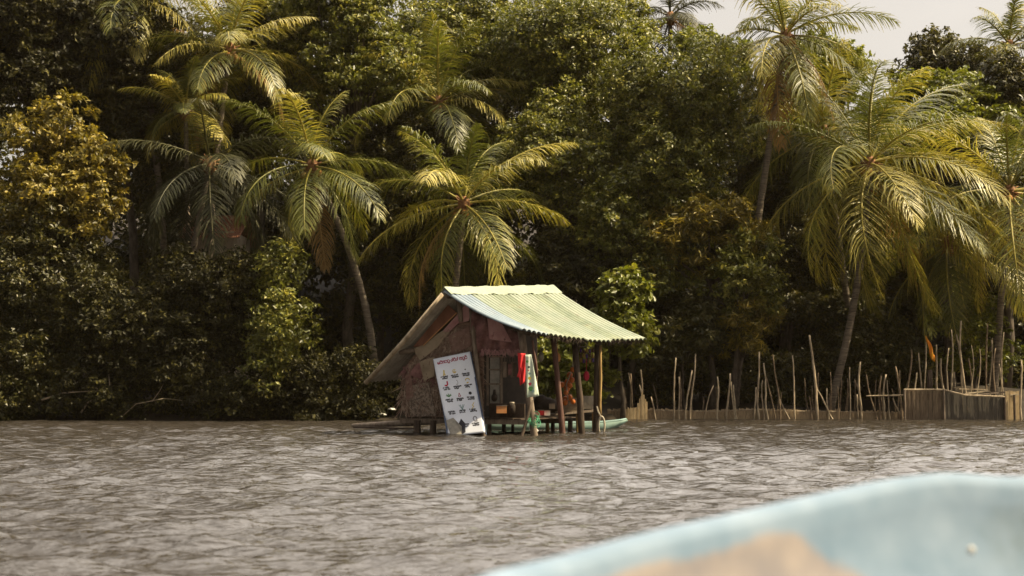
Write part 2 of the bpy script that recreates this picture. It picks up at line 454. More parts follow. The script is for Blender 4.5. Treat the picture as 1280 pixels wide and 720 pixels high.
T('broadleaf_tree', 'fine leaved tree right of the middle palms, touching the upper edge', 'tree', 705, 68, 98, 98, 56, M['leaf_olive'], .13, 20, lobe=.36, group=G_T)
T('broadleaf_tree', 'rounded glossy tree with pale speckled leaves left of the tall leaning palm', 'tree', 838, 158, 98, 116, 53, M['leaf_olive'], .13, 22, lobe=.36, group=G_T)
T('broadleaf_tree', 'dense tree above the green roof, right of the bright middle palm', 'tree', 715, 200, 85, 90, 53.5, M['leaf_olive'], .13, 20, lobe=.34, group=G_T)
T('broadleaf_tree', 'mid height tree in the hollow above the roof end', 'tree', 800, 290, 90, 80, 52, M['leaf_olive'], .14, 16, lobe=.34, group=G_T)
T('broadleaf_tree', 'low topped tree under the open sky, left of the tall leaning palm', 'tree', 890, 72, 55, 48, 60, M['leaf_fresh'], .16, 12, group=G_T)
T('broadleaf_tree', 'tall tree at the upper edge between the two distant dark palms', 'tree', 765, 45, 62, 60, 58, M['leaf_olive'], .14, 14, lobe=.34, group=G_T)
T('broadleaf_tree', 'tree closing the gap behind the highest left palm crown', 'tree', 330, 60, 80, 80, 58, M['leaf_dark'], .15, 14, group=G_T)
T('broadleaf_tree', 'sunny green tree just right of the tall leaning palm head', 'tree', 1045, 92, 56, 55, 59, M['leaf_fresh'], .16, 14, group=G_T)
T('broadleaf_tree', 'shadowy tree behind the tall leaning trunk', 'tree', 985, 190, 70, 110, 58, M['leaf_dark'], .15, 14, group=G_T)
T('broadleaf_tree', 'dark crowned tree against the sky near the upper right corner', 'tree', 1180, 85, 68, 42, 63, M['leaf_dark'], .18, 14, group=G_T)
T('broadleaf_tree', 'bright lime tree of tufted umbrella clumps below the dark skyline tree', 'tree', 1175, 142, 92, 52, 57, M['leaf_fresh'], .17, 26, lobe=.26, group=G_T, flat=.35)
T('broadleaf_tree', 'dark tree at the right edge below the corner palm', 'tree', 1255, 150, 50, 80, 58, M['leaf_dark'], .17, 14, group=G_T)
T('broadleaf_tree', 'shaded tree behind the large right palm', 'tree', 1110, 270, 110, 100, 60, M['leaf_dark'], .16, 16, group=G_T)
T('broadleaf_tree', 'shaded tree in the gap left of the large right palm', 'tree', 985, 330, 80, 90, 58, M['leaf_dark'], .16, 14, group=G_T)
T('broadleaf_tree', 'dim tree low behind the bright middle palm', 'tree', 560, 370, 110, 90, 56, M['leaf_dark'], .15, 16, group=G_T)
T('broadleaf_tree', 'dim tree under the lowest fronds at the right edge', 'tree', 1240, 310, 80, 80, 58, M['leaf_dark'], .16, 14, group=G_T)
# front trees and shrubs
T('broadleaf_tree', 'golden yellow leaved tree leaning over the water at the left edge', 'tree', 70, 225, 88, 85, 50, M['leaf_yellow'], .17, 22, lobe=.30, group=G_T)
T('broadleaf_tree', 'speckled dark tree below the golden one at the left edge', 'tree', 55, 350, 105, 95, 50, M['leaf_dark'], .13, 18, group=G_T)
G_S = 'shrubs and creepers hanging over the water'
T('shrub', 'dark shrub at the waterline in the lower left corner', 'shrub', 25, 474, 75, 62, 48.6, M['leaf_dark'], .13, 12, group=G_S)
T('shrub', 'shade-darkened shrub above the bare dead branches', 'shrub', 165, 440, 95, 85, 49.2, M['leaf_shade'], .13, 16, group=G_S, dens=.9)
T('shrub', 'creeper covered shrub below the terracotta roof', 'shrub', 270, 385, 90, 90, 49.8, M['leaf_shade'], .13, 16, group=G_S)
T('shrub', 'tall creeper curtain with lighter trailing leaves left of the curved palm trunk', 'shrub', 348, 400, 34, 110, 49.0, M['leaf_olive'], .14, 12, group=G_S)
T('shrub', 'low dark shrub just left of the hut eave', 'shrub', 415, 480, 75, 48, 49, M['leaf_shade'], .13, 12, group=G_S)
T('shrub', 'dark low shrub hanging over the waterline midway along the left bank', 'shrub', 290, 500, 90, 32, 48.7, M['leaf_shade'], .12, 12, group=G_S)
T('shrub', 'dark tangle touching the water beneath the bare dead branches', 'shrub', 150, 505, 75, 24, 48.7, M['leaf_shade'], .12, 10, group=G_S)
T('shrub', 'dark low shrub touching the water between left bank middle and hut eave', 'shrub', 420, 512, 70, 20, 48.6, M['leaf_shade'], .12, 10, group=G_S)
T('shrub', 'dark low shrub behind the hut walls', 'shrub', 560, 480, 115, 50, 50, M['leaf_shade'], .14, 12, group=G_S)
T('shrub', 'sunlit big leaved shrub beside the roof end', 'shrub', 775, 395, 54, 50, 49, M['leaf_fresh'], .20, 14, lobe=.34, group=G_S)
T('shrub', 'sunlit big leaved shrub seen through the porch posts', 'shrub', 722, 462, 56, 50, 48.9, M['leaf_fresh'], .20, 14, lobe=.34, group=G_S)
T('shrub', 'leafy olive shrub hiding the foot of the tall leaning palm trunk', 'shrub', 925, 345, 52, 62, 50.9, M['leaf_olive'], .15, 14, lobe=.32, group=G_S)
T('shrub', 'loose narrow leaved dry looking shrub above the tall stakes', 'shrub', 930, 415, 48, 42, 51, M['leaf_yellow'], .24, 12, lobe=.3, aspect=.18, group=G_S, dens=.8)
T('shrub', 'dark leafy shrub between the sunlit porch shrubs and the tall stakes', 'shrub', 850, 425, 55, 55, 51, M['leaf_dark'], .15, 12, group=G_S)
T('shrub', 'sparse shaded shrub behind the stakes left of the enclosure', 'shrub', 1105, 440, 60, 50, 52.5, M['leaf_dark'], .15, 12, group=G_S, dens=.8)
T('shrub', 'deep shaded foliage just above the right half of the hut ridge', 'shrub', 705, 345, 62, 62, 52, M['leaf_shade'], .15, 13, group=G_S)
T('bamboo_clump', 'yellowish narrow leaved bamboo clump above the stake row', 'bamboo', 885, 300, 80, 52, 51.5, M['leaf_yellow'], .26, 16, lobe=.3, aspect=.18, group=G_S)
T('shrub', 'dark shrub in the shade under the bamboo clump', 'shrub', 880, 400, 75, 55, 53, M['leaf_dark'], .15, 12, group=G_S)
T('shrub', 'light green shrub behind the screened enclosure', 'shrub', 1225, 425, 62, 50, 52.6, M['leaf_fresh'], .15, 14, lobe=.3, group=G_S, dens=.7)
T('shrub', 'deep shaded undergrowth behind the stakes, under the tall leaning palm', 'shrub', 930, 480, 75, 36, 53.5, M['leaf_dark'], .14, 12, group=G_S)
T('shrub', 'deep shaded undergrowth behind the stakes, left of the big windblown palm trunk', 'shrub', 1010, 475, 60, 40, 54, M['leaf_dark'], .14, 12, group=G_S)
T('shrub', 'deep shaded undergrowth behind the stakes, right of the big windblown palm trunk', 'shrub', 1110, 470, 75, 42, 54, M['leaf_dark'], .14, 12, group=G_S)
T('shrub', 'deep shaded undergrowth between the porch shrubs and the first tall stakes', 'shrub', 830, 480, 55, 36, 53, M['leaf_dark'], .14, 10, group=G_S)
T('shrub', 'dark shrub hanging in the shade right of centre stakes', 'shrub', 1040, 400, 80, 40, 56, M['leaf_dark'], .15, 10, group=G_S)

# far wood: closes the gaps behind the trees one can tell apart
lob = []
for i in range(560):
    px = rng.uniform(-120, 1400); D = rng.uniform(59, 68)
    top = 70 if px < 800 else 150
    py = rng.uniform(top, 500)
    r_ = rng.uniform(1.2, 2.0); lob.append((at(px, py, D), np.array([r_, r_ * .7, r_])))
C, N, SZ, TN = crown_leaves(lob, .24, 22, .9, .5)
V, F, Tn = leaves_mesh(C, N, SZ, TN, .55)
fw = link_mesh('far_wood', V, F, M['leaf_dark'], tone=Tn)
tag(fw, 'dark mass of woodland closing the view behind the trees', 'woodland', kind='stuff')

# ------------------------------------------------------------------ palms
palm('sunlit coconut palm with full round crown rising behind the hut roof', (580, 255), (545, 500), 50, 3.5, 21, bend=.1, seed=1, wind=.2, lo=-45)
palm('coconut palm with a long curved leaning trunk left of the hut', (390, 208), (472, 470), 50.5, 3.3, 19, bend=.55, seed=2, lo=-62, dryn=1)
palm('coconut palm with the highest crown near the upper left, heavy with orange nuts', (287, 62), (262, 470), 53, 3.4, 23, bend=-.3, seed=3, nuts=8)
palm('coconut palm cut by the upper edge near the left corner, with dry hanging fronds', (172, 2), (215, 480), 54, 3.4, 20, bend=.2, seed=4, dryn=6)
palm('small pale coconut palm tucked below the highest left crown', (232, 138), (240, 480), 52, 2.0, 16, bend=0, seed=5, trunk_r=.12, nuts=0, dryn=0)
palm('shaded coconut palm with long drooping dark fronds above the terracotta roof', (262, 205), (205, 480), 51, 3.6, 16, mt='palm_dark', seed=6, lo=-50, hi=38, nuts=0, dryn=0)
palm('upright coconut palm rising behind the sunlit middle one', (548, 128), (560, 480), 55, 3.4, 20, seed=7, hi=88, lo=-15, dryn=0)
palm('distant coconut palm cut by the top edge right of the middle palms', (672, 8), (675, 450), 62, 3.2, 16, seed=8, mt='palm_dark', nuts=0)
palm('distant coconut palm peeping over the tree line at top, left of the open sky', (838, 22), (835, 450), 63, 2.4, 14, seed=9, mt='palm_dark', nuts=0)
palm('tall coconut palm with a dark trunk leaning right against the sky', (982, 45), (915, 300), 52, 3.3, 24, bend=-.05, seed=10, lo=-50, wind=.35, mt='palm', nuts=6)
palm('large windblown coconut palm in front on the right bank', (1088, 205), (1035, 425), 50.8, 4.6, 30, bend=.25, seed=12, wind=.8, lo=-62, dryn=3, nuts=6)
palm('coconut palm in the upper right corner against the sky', (1262, 58), (1262, 450), 60, 2.6, 16, seed=13, nuts=0, dryn=0)
palm('coconut palm at the right edge with arching pale fronds', (1262, 240), (1240, 480), 51.5, 4.3, 22, seed=14, wind=.3, lo=-60, dryn=2)
palm('coconut palm low on the right whose fronds hang toward the enclosure', (1185, 305), (1190, 480), 53, 3.6, 18, seed=16, wind=.45, lo=-60, hi=60, nuts=3, dryn=1)
palm('coconut palm crown between the tall leaning palm and the large windblown one', (1030, 165), (1075, 440), 54.5, 3.5, 18, seed=17, wind=.35, lo=-30, hi=85, nuts=2, dryn=0)
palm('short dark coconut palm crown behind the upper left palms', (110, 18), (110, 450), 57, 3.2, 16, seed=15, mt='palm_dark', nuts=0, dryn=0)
print('LEAVES', NLEAF)
random.seed(77)
#HUT#
ordw0 = lambda i: ('first', 'second', 'third', 'fourth', 'fifth')[i - 1]
# ------------------------------------------------------------------ the stilted hut
def rusty(m, amt=.5):
    t = m.node_tree; b = t.nodes['Principled BSDF']; l = b.inputs['Base Color'].links[0].from_socket
    tc = t.nodes.new('ShaderNodeTexCoord'); mp = t.nodes.new('ShaderNodeMapping'); mp.inputs['Scale'].default_value = (1.4, .6, 2.5); t.links.new(tc.outputs['Object'], mp.inputs['Vector'])
    n = t.nodes.new('ShaderNodeTexNoise'); n.inputs['Scale'].default_value = 2.6; n.inputs['Detail'].default_value = 9; n.inputs['Roughness'].default_value = .75; t.links.new(mp.outputs[0], n.inputs['Vector'])
    r = t.nodes.new('ShaderNodeValToRGB'); r.color_ramp.elements[0].position = .56; r.color_ramp.elements[1].position = .72; r.color_ramp.elements[1].color = (amt, amt, amt, 1); t.links.new(n.outputs['Fac'], r.inputs['Fac'])
    x = t.nodes.new('ShaderNodeMix'); x.data_type = 'RGBA'; t.links.new(r.outputs[0], x.inputs['Factor']); t.links.new(l, x.inputs[6]); x.inputs[7].default_value = (.13, .075, .04, 1)
    t.links.new(x.outputs[2], b.inputs['Base Color'])
M['roof_green'] = mat('green_roof_paint', (.152, .186, .130), (.220, .246, .178), rough=.5, scale=1.6, spec=.4)
M['roof_green_worn'] = mat('worn_green_roof_paint', (.118, .148, .095), (.205, .232, .150), rough=.55, scale=2.5)
M['roof_blue'] = mat('pale_blue_roof_paint', (.14, .185, .22), (.20, .245, .275), rough=.5, scale=2)
M['roof_cap'] = mat('ridge_cap_paint', (.19, .225, .15), (.26, .285, .20), rough=.5, scale=2)
[rusty(M[k], v) for k, v in (('roof_green', .45), ('roof_green_worn', .8), ('roof_blue', .35), ('roof_cap', .6))]
M['sheet_grey'] = mat('grey_fibre_sheet', (.24, .215, .18), (.42, .385, .33), scale=3, bump=.2)
M['thatch'] = mat('dry_thatch', (.085, .048, .034), (.25, .165, .12), scale=7, bump=.8, stretch=(1, 1, 2.5))
M['thatch_pale'] = mat('pale_thatch', (.14, .098, .07), (.33, .25, .19), scale=7, bump=.6)
M['cloth_maroon'] = mat('maroon_cloth', (.06, .022, .022), (.28, .14, .13), scale=5, bump=1, lo=.3, hi=.72)
M['net_pale'] = mat('pale_netting', (.085, .062, .046), (.24, .19, .15), scale=16, lo=.42, hi=.58)
M['cloth_pink2'] = mat('faded_brown_cloth', (.12, .065, .05), (.21, .13, .105), scale=6)
M['cloth_pink'] = mat('faded_pink_cloth', (.26, .12, .12), (.38, .22, .21), scale=3, bump=.3)
M['board_beige'] = mat('beige_board', (.20, .155, .105), (.30, .24, .17), scale=4)
M['board_rust'] = mat('rust_brown_board', (.13, .055, .032), (.22, .10, .06), scale=5, stretch=(1, 1, .4))
M['batten'] = mat('orange_batten', (.42, .20, .08), (.52, .28, .12), scale=6)
M['dark'] = mat('dark_board', (.018, .013, .010), (.045, .032, .024), scale=5)  # near-black; the darkness inside the hut is put into this colour
M['vinyl'] = mat('printed_vinyl_white', (.66, .70, .80), (.74, .78, .86), rough=.45, scale=2)
M['ink_red'] = mat('ink_maroon', (.30, .03, .07)); M['ink_black'] = mat('ink_black', (.03, .03, .04))
M['ink_yellow'] = mat('ink_yellow', (.55, .42, .08)); M['ink_green'] = mat('ink_green', (.07, .20, .07))
M['ink_teal'] = mat('ink_teal', (.16, .26, .27)); M['ink_crimson'] = mat('ink_crimson', (.42, .02, .05))
M['ink_grey'] = mat('ink_grey', (.22, .22, .26)); M['blue_back'] = mat('blue_tarp', (.05, .07, .13), (.10, .13, .20))
M['red_cloth'] = mat('red_cloth', (.55, .02, .03), (.70, .05, .05), scale=5)
M['coco_orange'] = mat('orange_husk', (.38, .075, .012), (.50, .15, .025), scale=5, rough=.45)
M['white'] = mat('white_plastic', (.40, .39, .36), (.55, .53, .48), rough=.5)
M['rope'] = mat('pale_rope', (.22, .19, .14), (.36, .32, .25), scale=30)
M['rope_green'] = mat('green_rope', (.03, .16, .08), (.07, .26, .14), scale=20)
M['boat_turq'] = mat('pale_turquoise_hull', (.11, .19, .17), (.18, .26, .23), rough=.5, scale=2)
M['boat_in'] = mat('boat_inside', (.05, .12, .11), (.10, .18, .16))
M['orange_tin'] = mat('orange_tin', (.55, .20, .06), (.62, .30, .12))
M['glass_dim'] = mat('dusty_pane', (.17, .16, .14), (.30, .28, .24), rough=.3, scale=7)
M['purple'] = mat('purple_foil', (.10, .05, .20), rough=.4); M['gold'] = mat('gold_foil', (.34, .22, .06), rough=.4)

P0 = at(505, 500, 37.2); P0[2] = 0; P1 = at(655, 500, 35.9); P1[2] = 0
SV = P1 - P0; RV = np.array([1.98, 2.3, 0])
def hp(u, v, z): return P0 + SV * u + RV * v + np.array([0, 0, z])
def GW(px, py, off=0.): return at(px, py, 37.2 - (px - 505) / 150 * 1.3 - off)

hut = thing('stilt_hut', 'ramshackle shop hut on stilts with a light green corrugated roof, standing in the river', 'hut', hp(.5, .5, 0))
A, B, E, Cc = at(555, 364, 36.2), at(692, 361, 39.0), at(650, 411, 34.8), at(808, 424, 37.9)
def RS(a, b, dz=0):
    p = (A * (1 - a) + B * a) * (1 - b) + (E * (1 - a) + Cc * a) * b
    return p + np.array([0, 0, -.16 * math.sin(math.pi * b) * .6 - .14 * math.sin(math.pi * min(a, 1)) * b + dz])
NCOR = 28
edges = [0, 5, 9, 14, 19, 23, 28]
for si in range(6):
    c0, c1 = edges[si], edges[si + 1] + (.5 if si < 5 else 0)
    V = []; F = []; nc = int((c1 - c0) * 6) + 1; nr = 12
    b1 = 1 + random.uniform(-.02, .035); lift = .006 * (si % 2) + .003
    for i in range(nr + 1):
        bb = -.01 + (b1 + .01) * i / nr
        for j in range(nc):
            cc = c0 + (c1 - c0) * j / (nc - 1)
            V.append(RS(cc / NCOR, bb, .032 * (2 * abs(math.sin(math.pi * cc)) ** .6 - 1) + lift))
    for i in range(nr):
        for j in range(nc - 1): F.append((i * nc + j, i * nc + j + 1, (i + 1) * nc + j + 1, (i + 1) * nc + j))
    o = link_mesh('roof_sheet', V, F, [M['roof_blue'], M['roof_green'], M['roof_green_worn'], M['roof_green'], M['roof_green_worn'], M['roof_green']][si], hut, smooth=True)
    sol = o.modifiers.new('thick', 'SOLIDIFY'); sol.thickness = .006
    if si == 0: tag(o, 'pale blue roof sheet at the near edge')
L_, L2 = at(457, 478, 37.4), None
A2 = A + [0, 0, -.03]; B2 = B + [0, 0, -.03]; L2 = L_ + (B - A) * .93
V = []; F = []; nc = 181; nr = 6
for i in range(nr + 1):
    for j in range(nc):
        a = j / (nc - 1); b_ = i / nr
        p = (A2 * (1 - a) + B2 * a) * (1 - b_) + (L_ * (1 - a) + L2 * a) * b_
        V.append(p + [0, 0, .02 * math.sin(a * 2 * math.pi * 30) - .06 * math.sin(math.pi * b_)])
for i in range(nr):
    for j in range(nc - 1): F.append((i * nc + j, (i + 1) * nc + j, (i + 1) * nc + j + 1, i * nc + j + 1))
o = link_mesh('roof_sheet', V, F, M['sheet_grey'], hut, smooth=True); o.modifiers.new('thick', 'SOLIDIFY').thickness = .02
tag(o, 'weathered grey roof slope on the left')
# ridge cap
V = []; F = []; n = 30
for i in range(n + 1):
    a = -.015 + 1.03 * i / n; wob = .02 * math.sin(i * 1.3) + .012 * math.sin(i * 3.1)
    t0 = RS(max(0, min(1, a)), 0)
    V += [t0 + (A - L_) * -.07 + [0, 0, .05], t0 + [0, 0, .11 + wob * .5], RS(max(0, min(1, a)), .10) + [0, 0, .05 + wob]]
for i in range(n):
    for k in (0, 1): F.append((i * 3 + k, i * 3 + k + 1, i * 3 + k + 4, i * 3 + k + 3))
o = link_mesh('ridge_cap', V, F, M['roof_cap'], hut); o.modifiers.new('thick', 'SOLIDIFY').thickness = .008
# timber
m_ = MB(); m_.tube([A2 + [-.03, -.03, -.05], (A2 + L_) / 2 + [-.02, -.03, -.10], L_ + [0, -.03, -.02]], [.06, .065, .06], 8, jit=.05)
m_.build('rake_pole', M['bamboo'], hut, smooth=True)
for v_, off in ((.32, .1), (.62, .1), (.92, .1)):
    m_ = MB(); p = A2 + (B - A) * v_; q = L_ + (B - A) * v_ * .93
    m_.tube([p + [0, 0, -off], q + [0, 0, -off]], .04, 6); m_.build('rafter', M['wood_dark'], hut)
for k, b_ in enumerate((.04, .5, .93)):
    m_ = MB(); m_.tube([RS(a, b_, -.075) for a in (0.02, .25, .5, .75, .98)], .035, 6); m_.build('purlin', M['wood_dark'], hut)
for a in (.12, .38, .64, .9):
    m_ = MB(); m_.tube([RS(a, b_, -.13) for b_ in (0.02, .35, .7, .97)], .04, 6); m_.build('rafter', M['wood_dark'], hut)
for k in range(1):
    m_ = MB(); m_.tube([A + [0.1, 0.1, -.14], B + [-.05, -.1, -.14]], .05, 7); m_.build('ridge_pole', M['wood_dark'], hut)
# floor
m_ = MB()
for k in range(16):
    u0 = k / 16 * .99 + .003; u1 = u0 + .055
    vv = 1.0 if u0 < .52 else .72
    dz = random.uniform(-.01, .01)
    m_.quadsheet([hp(u0, -.02, .42 + dz), hp(u1, -.02, .42 + dz), hp(u1, vv, .42 + dz), hp(u0, vv, .42 + dz)], .03)
m_.build('floor', M['wood_dark'], hut)
for v_ in (0.0, .5, .98):
    m_ = MB(); m_.board(hp(-.03, v_, .34), hp(1.02 if v_ < .9 else .6, v_, .34), .07, .12); m_.build('floor_beam', M['wood_dark'] if v_ else M['wood'], hut)
def stilt(px, wpx, D, top=.36, mt='wood_dark'):
    p = at(px, 540, D); m_ = MB(); r = wpx / FP * D / 2
    m_.tube([[p[0], D, -1.0], [p[0] + random.uniform(-.03, .03), D, top]], [r * 1.1, r], 8, jit=.1); m_.build('stilt', M[mt], hut)
for px, wd, D in ((520.5, 9, 36.9), (540, 8, 36.7), (566, 9, 36.5), (588, 6, 36.6), (613, 5, 36.3), (630, 5, 38), (640, 4, 38.4), (600, 6, 38.9), (690, 5, 38), (712, 6, 38.2)): stilt(px, wd, D)
# posts
def post(name, x0, y0, D0, x1, y1, D1, w0, w1, mt, lab=None, below=.9):
    a = at(x0, y0, D0); b_ = at(x1, y1, D1); d = nrm(b_ - a); b_ = b_ + d * (below if y1 > 535 else 0)
    n = 7; pts = [a + (b_ - a) * i / n + np.array([random.uniform(-.012, .012), random.uniform(-.012, .012), 0]) for i in range(n + 1)]
    m_ = MB(); m_.tube(pts, [(w0 + (w1 - w0) * i / n) / FP * D0 / 2 for i in range(n + 1)], 9, jit=.07)
    o = m_.build(name, M[mt], hut, smooth=True)
    if lab: tag(o, lab)
post('post', 588, 384, 36.45, 605, 540, 36.0, 5, 6, 'wood', 'thin leaning pole in front of the wall')
post('post', 573, 372, 36.5, 576, 402, 36.5, 6.5, 6.5, 'wood')
post('post', 651, 413, 35.5, 668, 543, 35.7, 9, 9.5, 'wood', 'thick leaning corner post with tangled green rope')
post('post', 665, 425, 35.5, 672, 470, 35.6, 3, 3, 'wood_red')
post('post', 692, 424, 36.6, 703, 541, 36.8, 7, 8, 'wood_red', 'reddish porch post')
post('post', 719, 430, 36.9, 728, 541, 37.0, 7.5, 9, 'wood_dark', 'dark porch post')
post('post', 746.5, 430, 37.2, 745, 541, 37.3, 7, 9, 'wood_dark')
post('post', 751, 432, 37.1, 750, 520, 37.2, 3.5, 4, 'wood_gold', 'golden strip added as the sunlit edge of the outer porch post')  # thin gold pole paints sunlight along the edge of the dark post
post('brace', 665, 500, 35.6, 653, 543, 35.4, 4, 4.5, 'wood_dark')
# walls
def poly_panel(name, pts, off, th, mt, lab=None, parent=None):
    f = [GW(x, y, off) for x, y in pts]; n_ = nrm(np.cross(SV, [0, 0, 1])) * th
    k = len(f); V = f + [p - n_ for p in f]
    F = [tuple(range(k)), tuple(range(2 * k - 1, k - 1, -1))] + [(i, i + k, (i + 1) % k + k, (i + 1) % k) for i in range(k)]
    o = link_mesh(name, V, F, M[mt], parent or hut)
    if lab: tag(o, lab)
    return o
poly_panel('wall', [(510, 522), (505, 490), (504, 462), (524, 436), (570, 402), (604, 402), (604, 522)], 0, .05, 'thatch', 'thatched gable wall')
# shaggy thatch strands of that wall
def strands(name, pts_fn, n, mt, lmin, lmax, wd=.018, spread=.6, off0=.02):
    V = []; F = []; 
    for k in range(n):
        p = pts_fn(); a = random.gauss(-math.pi / 2, spread); l = random.uniform(lmin, lmax)
        ex = nrm(SV); d = ex * math.cos(a) + np.array([0, 0, math.sin(a)]); out = -nrm(np.cross([0, 0, 1], SV)) 
        s_ = nrm(np.cross(d, out)) * wd
        o_ = out * random.uniform(off0, off0 + .05); q = p + d * l + out * random.uniform(-.02, .08)
        b0 = len(V); V += [p + o_ - s_, p + o_ + s_, q + o_ + s_ * .3, q + o_ - s_ * .3]; F.append((b0, b0 + 1, b0 + 2, b0 + 3))
    return link_mesh(name, V, F, M[mt], hut)
def inwall():
    while True:
        x = random.uniform(503, 600); y = random.uniform(408, 512)
        if y > 462 - (x - 503) * .9 and y > 402: return GW(x, y)
strands('thatch_strands', inwall, 900, 'thatch_pale', .10, .38)
strands('thatch_strands', inwall, 700, 'thatch', .12, .45)
strands('cloth_shreds', lambda: GW(random.uniform(503, 560), random.uniform(455, 478)), 120, 'cloth_maroon', .10, .30, .025)
poly_panel('gable_board', [(516, 434), (560, 381), (571, 391), (529, 433)], .06, .02, 'board_rust', 'rust brown gable board')
poly_panel('gable_board', [(516, 436), (529, 431), (552, 414), (562, 415), (547, 434), (525, 451)], .10, .02, 'board_beige', 'beige gable board')
poly_panel('gable_cloth', [(553, 414), (571, 394), (583, 378), (588, 386), (586, 401), (573, 404), (561, 415)], .08, .02, 'cloth_pink', 'faded pink cloth in the gable')
m_ = MB(); m_.tube([GW(529, 432, .14), GW(571, 391, .10)], .014, 5); m_.build('batten', M['batten'], hut)
m_ = MB(); m_.tube([GW(500, 440, .1), GW(518, 438, .12)], [.07, .06], 8); m_.build('tie_beam', M['wood'], hut)
# maroon cloth above the shop opening, hanging in folds
V = []; F = []; nx, nz = 40, 8
for j in range(nz + 1):
    for i in range(nx + 1):
        f = i / nx; x = 589 + 62 * f; yt = 388 + 30 * f; yb = 441 + 3 * math.sin(f * 9) + random.uniform(-1.5, 1.5) * (j == nz)
        V.append(GW(x, yt + (yb - yt) * j / nz, .03 + .05 * math.sin(f * 26 + j * .7) + .08 * math.sin(math.pi * j / nz)))
for j in range(nz):
    for i in range(nx): a = j * (nx + 1) + i; F.append((a, a + 1, a + nx + 2, a + nx + 1))
o = link_mesh('curtain', V, F, M['cloth_maroon'], hut, smooth=True); o.modifiers.new('thick', 'SOLIDIFY').thickness = .01
strands('fringe', lambda: GW(random.uniform(602, 652), random.uniform(436, 442), .08), 130, 'cloth_pink', .05, .13, .014, .3)
m_ = MB(); m_.tube([GW(600, 443, .05), GW(655, 441, .05)], .035, 7); m_.build('lintel', M['wood'], hut)
def wallq(name, a, b_, z0, z1, mt, t=.04):
    m_ = MB(); m_.quadsheet([a + [0, 0, z0], b_ + [0, 0, z0], b_ + [0, 0, z1], a + [0, 0, z1]], t); m_.build(name, M[mt], hut)
wallq('wall', hp(.5, .03, 0), hp(.5, .97, 0), .44, 3.0, 'dark')
wallq('wall', hp(.0, .98, 0), hp(.5, .98, 0), .44, 2.6, 'thatch')
wallq('wall', hp(.0, .03, 0), hp(.0, .97, 0), .44, 1.7, 'thatch')
wallq('counter', hp(.68, .06, 0), hp(.97, .06, 0), .44, .80, 'wood_dark')
poly_panel('patch', [(512, 468), (520, 455), (548, 447), (541, 462), (524, 474)], .12, .015, 'cloth_maroon', 'maroon rag patch on the thatch')
poly_panel('patch', [(510, 482), (536, 478), (545, 520), (513, 521)], .11, .012, 'net_pale', 'pale netting patch at the wall foot')
poly_panel('patch', [(560, 420), (586, 408), (589, 432), (565, 444)], .10, .015, 'cloth_pink2', 'faded brown cloth patch')
poly_panel('patch', [(524, 452), (543, 446), (543, 470), (530, 476)], .13, .012, 'board_beige', 'beige scrap board on the thatch')
poly_panel('patch', [(506, 470), (514, 466), (517, 496), (508, 500)], .12, .012, 'cloth_pink2', 'faded cloth strip at the left wall edge')
poly_panel('patch', [(609, 398), (626, 402), (640, 428), (612, 424)], .16, .012, 'cloth_pink', 'faded pink cloth over the maroon curtain')
# plants fringe under the eave
strands('eave_fringe', lambda: RS(random.uniform(.1, .99), .98, -.03), 220, 'wood_dark', .04, .16, .012, .5)

# things in and on the hut
def box_thing(name, label, cat, px0, py0, px1, py1, D, depth, mt, parent=None, group=None):
    a, b_ = at(px0, py1, D), at(px1, py0, D); c = (a + b_) / 2 + [0, depth / 2, 0]
    m_ = MB(); m_.box(c, [(b_[0] - a[0]) / 2, 0, 0], [0, depth / 2, 0], [0, 0, (b_[2] - a[2]) / 2])
    return m_, c
cab = thing('wall_cabinet', 'narrow grey cabinet with three dusty panes hanging inside the hut opening', 'cabinet', at(616, 505, 36.55))
for k, (y0, y1) in enumerate(((447, 461), (463, 479), (481, 504))):
    m_, c = box_thing('', '', '', 612.5, y0, 624.5, y1, 36.5, .02, ''); m_.build('pane', M['glass_dim'], cab)
m_ = MB()
for x in (609.5, 627):
    m_.board(at(x, 445, 36.5), at(x, 507, 36.5), .06, .10, side=[1, 0, 0])
for y in (446, 462, 480, 505):
    m_.board(at(611, y, 36.49), at(626, y, 36.49), .035, .09, side=[0, 0, 1])
m_.build('frame', M['wood'], cab)
m_ = MB(); m_.ball(at(618, 497, 36.4), .08, sc=(1, 1, 1.3)); m_.tube([at(618, 494, 36.4), at(618, 487, 36.4)], [.05, .03], 8); m_.build('bottle', M['dark'], cab, smooth=True)
tin = MB(); c = at(627, 512, 36.1); tin.box(c, [.13, 0, 0], [0, .1, 0], [0, 0, .09]); tin.box(c + [0, 0, .10], [.14, 0, 0], [0, .11, 0], [0, 0, .012], 1)
tag(tin.build('biscuit_tin', [M['orange_tin'], M['wood']], origin=c), 'orange square tin on the counter of the hut', 'tin')
jar = thing('glass_jar', 'dark jar with a pale lid on the hut counter, right of the orange tin', 'jar', at(640, 517, 36.1))
m_ = MB(); m_.tube([at(640, 517, 36.1), at(640, 507, 36.1), at(640, 505, 36.1)], [.09, .09, .06], 12); m_.build('body', M['dark'], jar, smooth=True)
m_ = MB(); m_.tube([at(640, 505, 36.1), at(640, 502.5, 36.1)], .065, 12); m_.build('lid', M['rope'], jar, smooth=True)

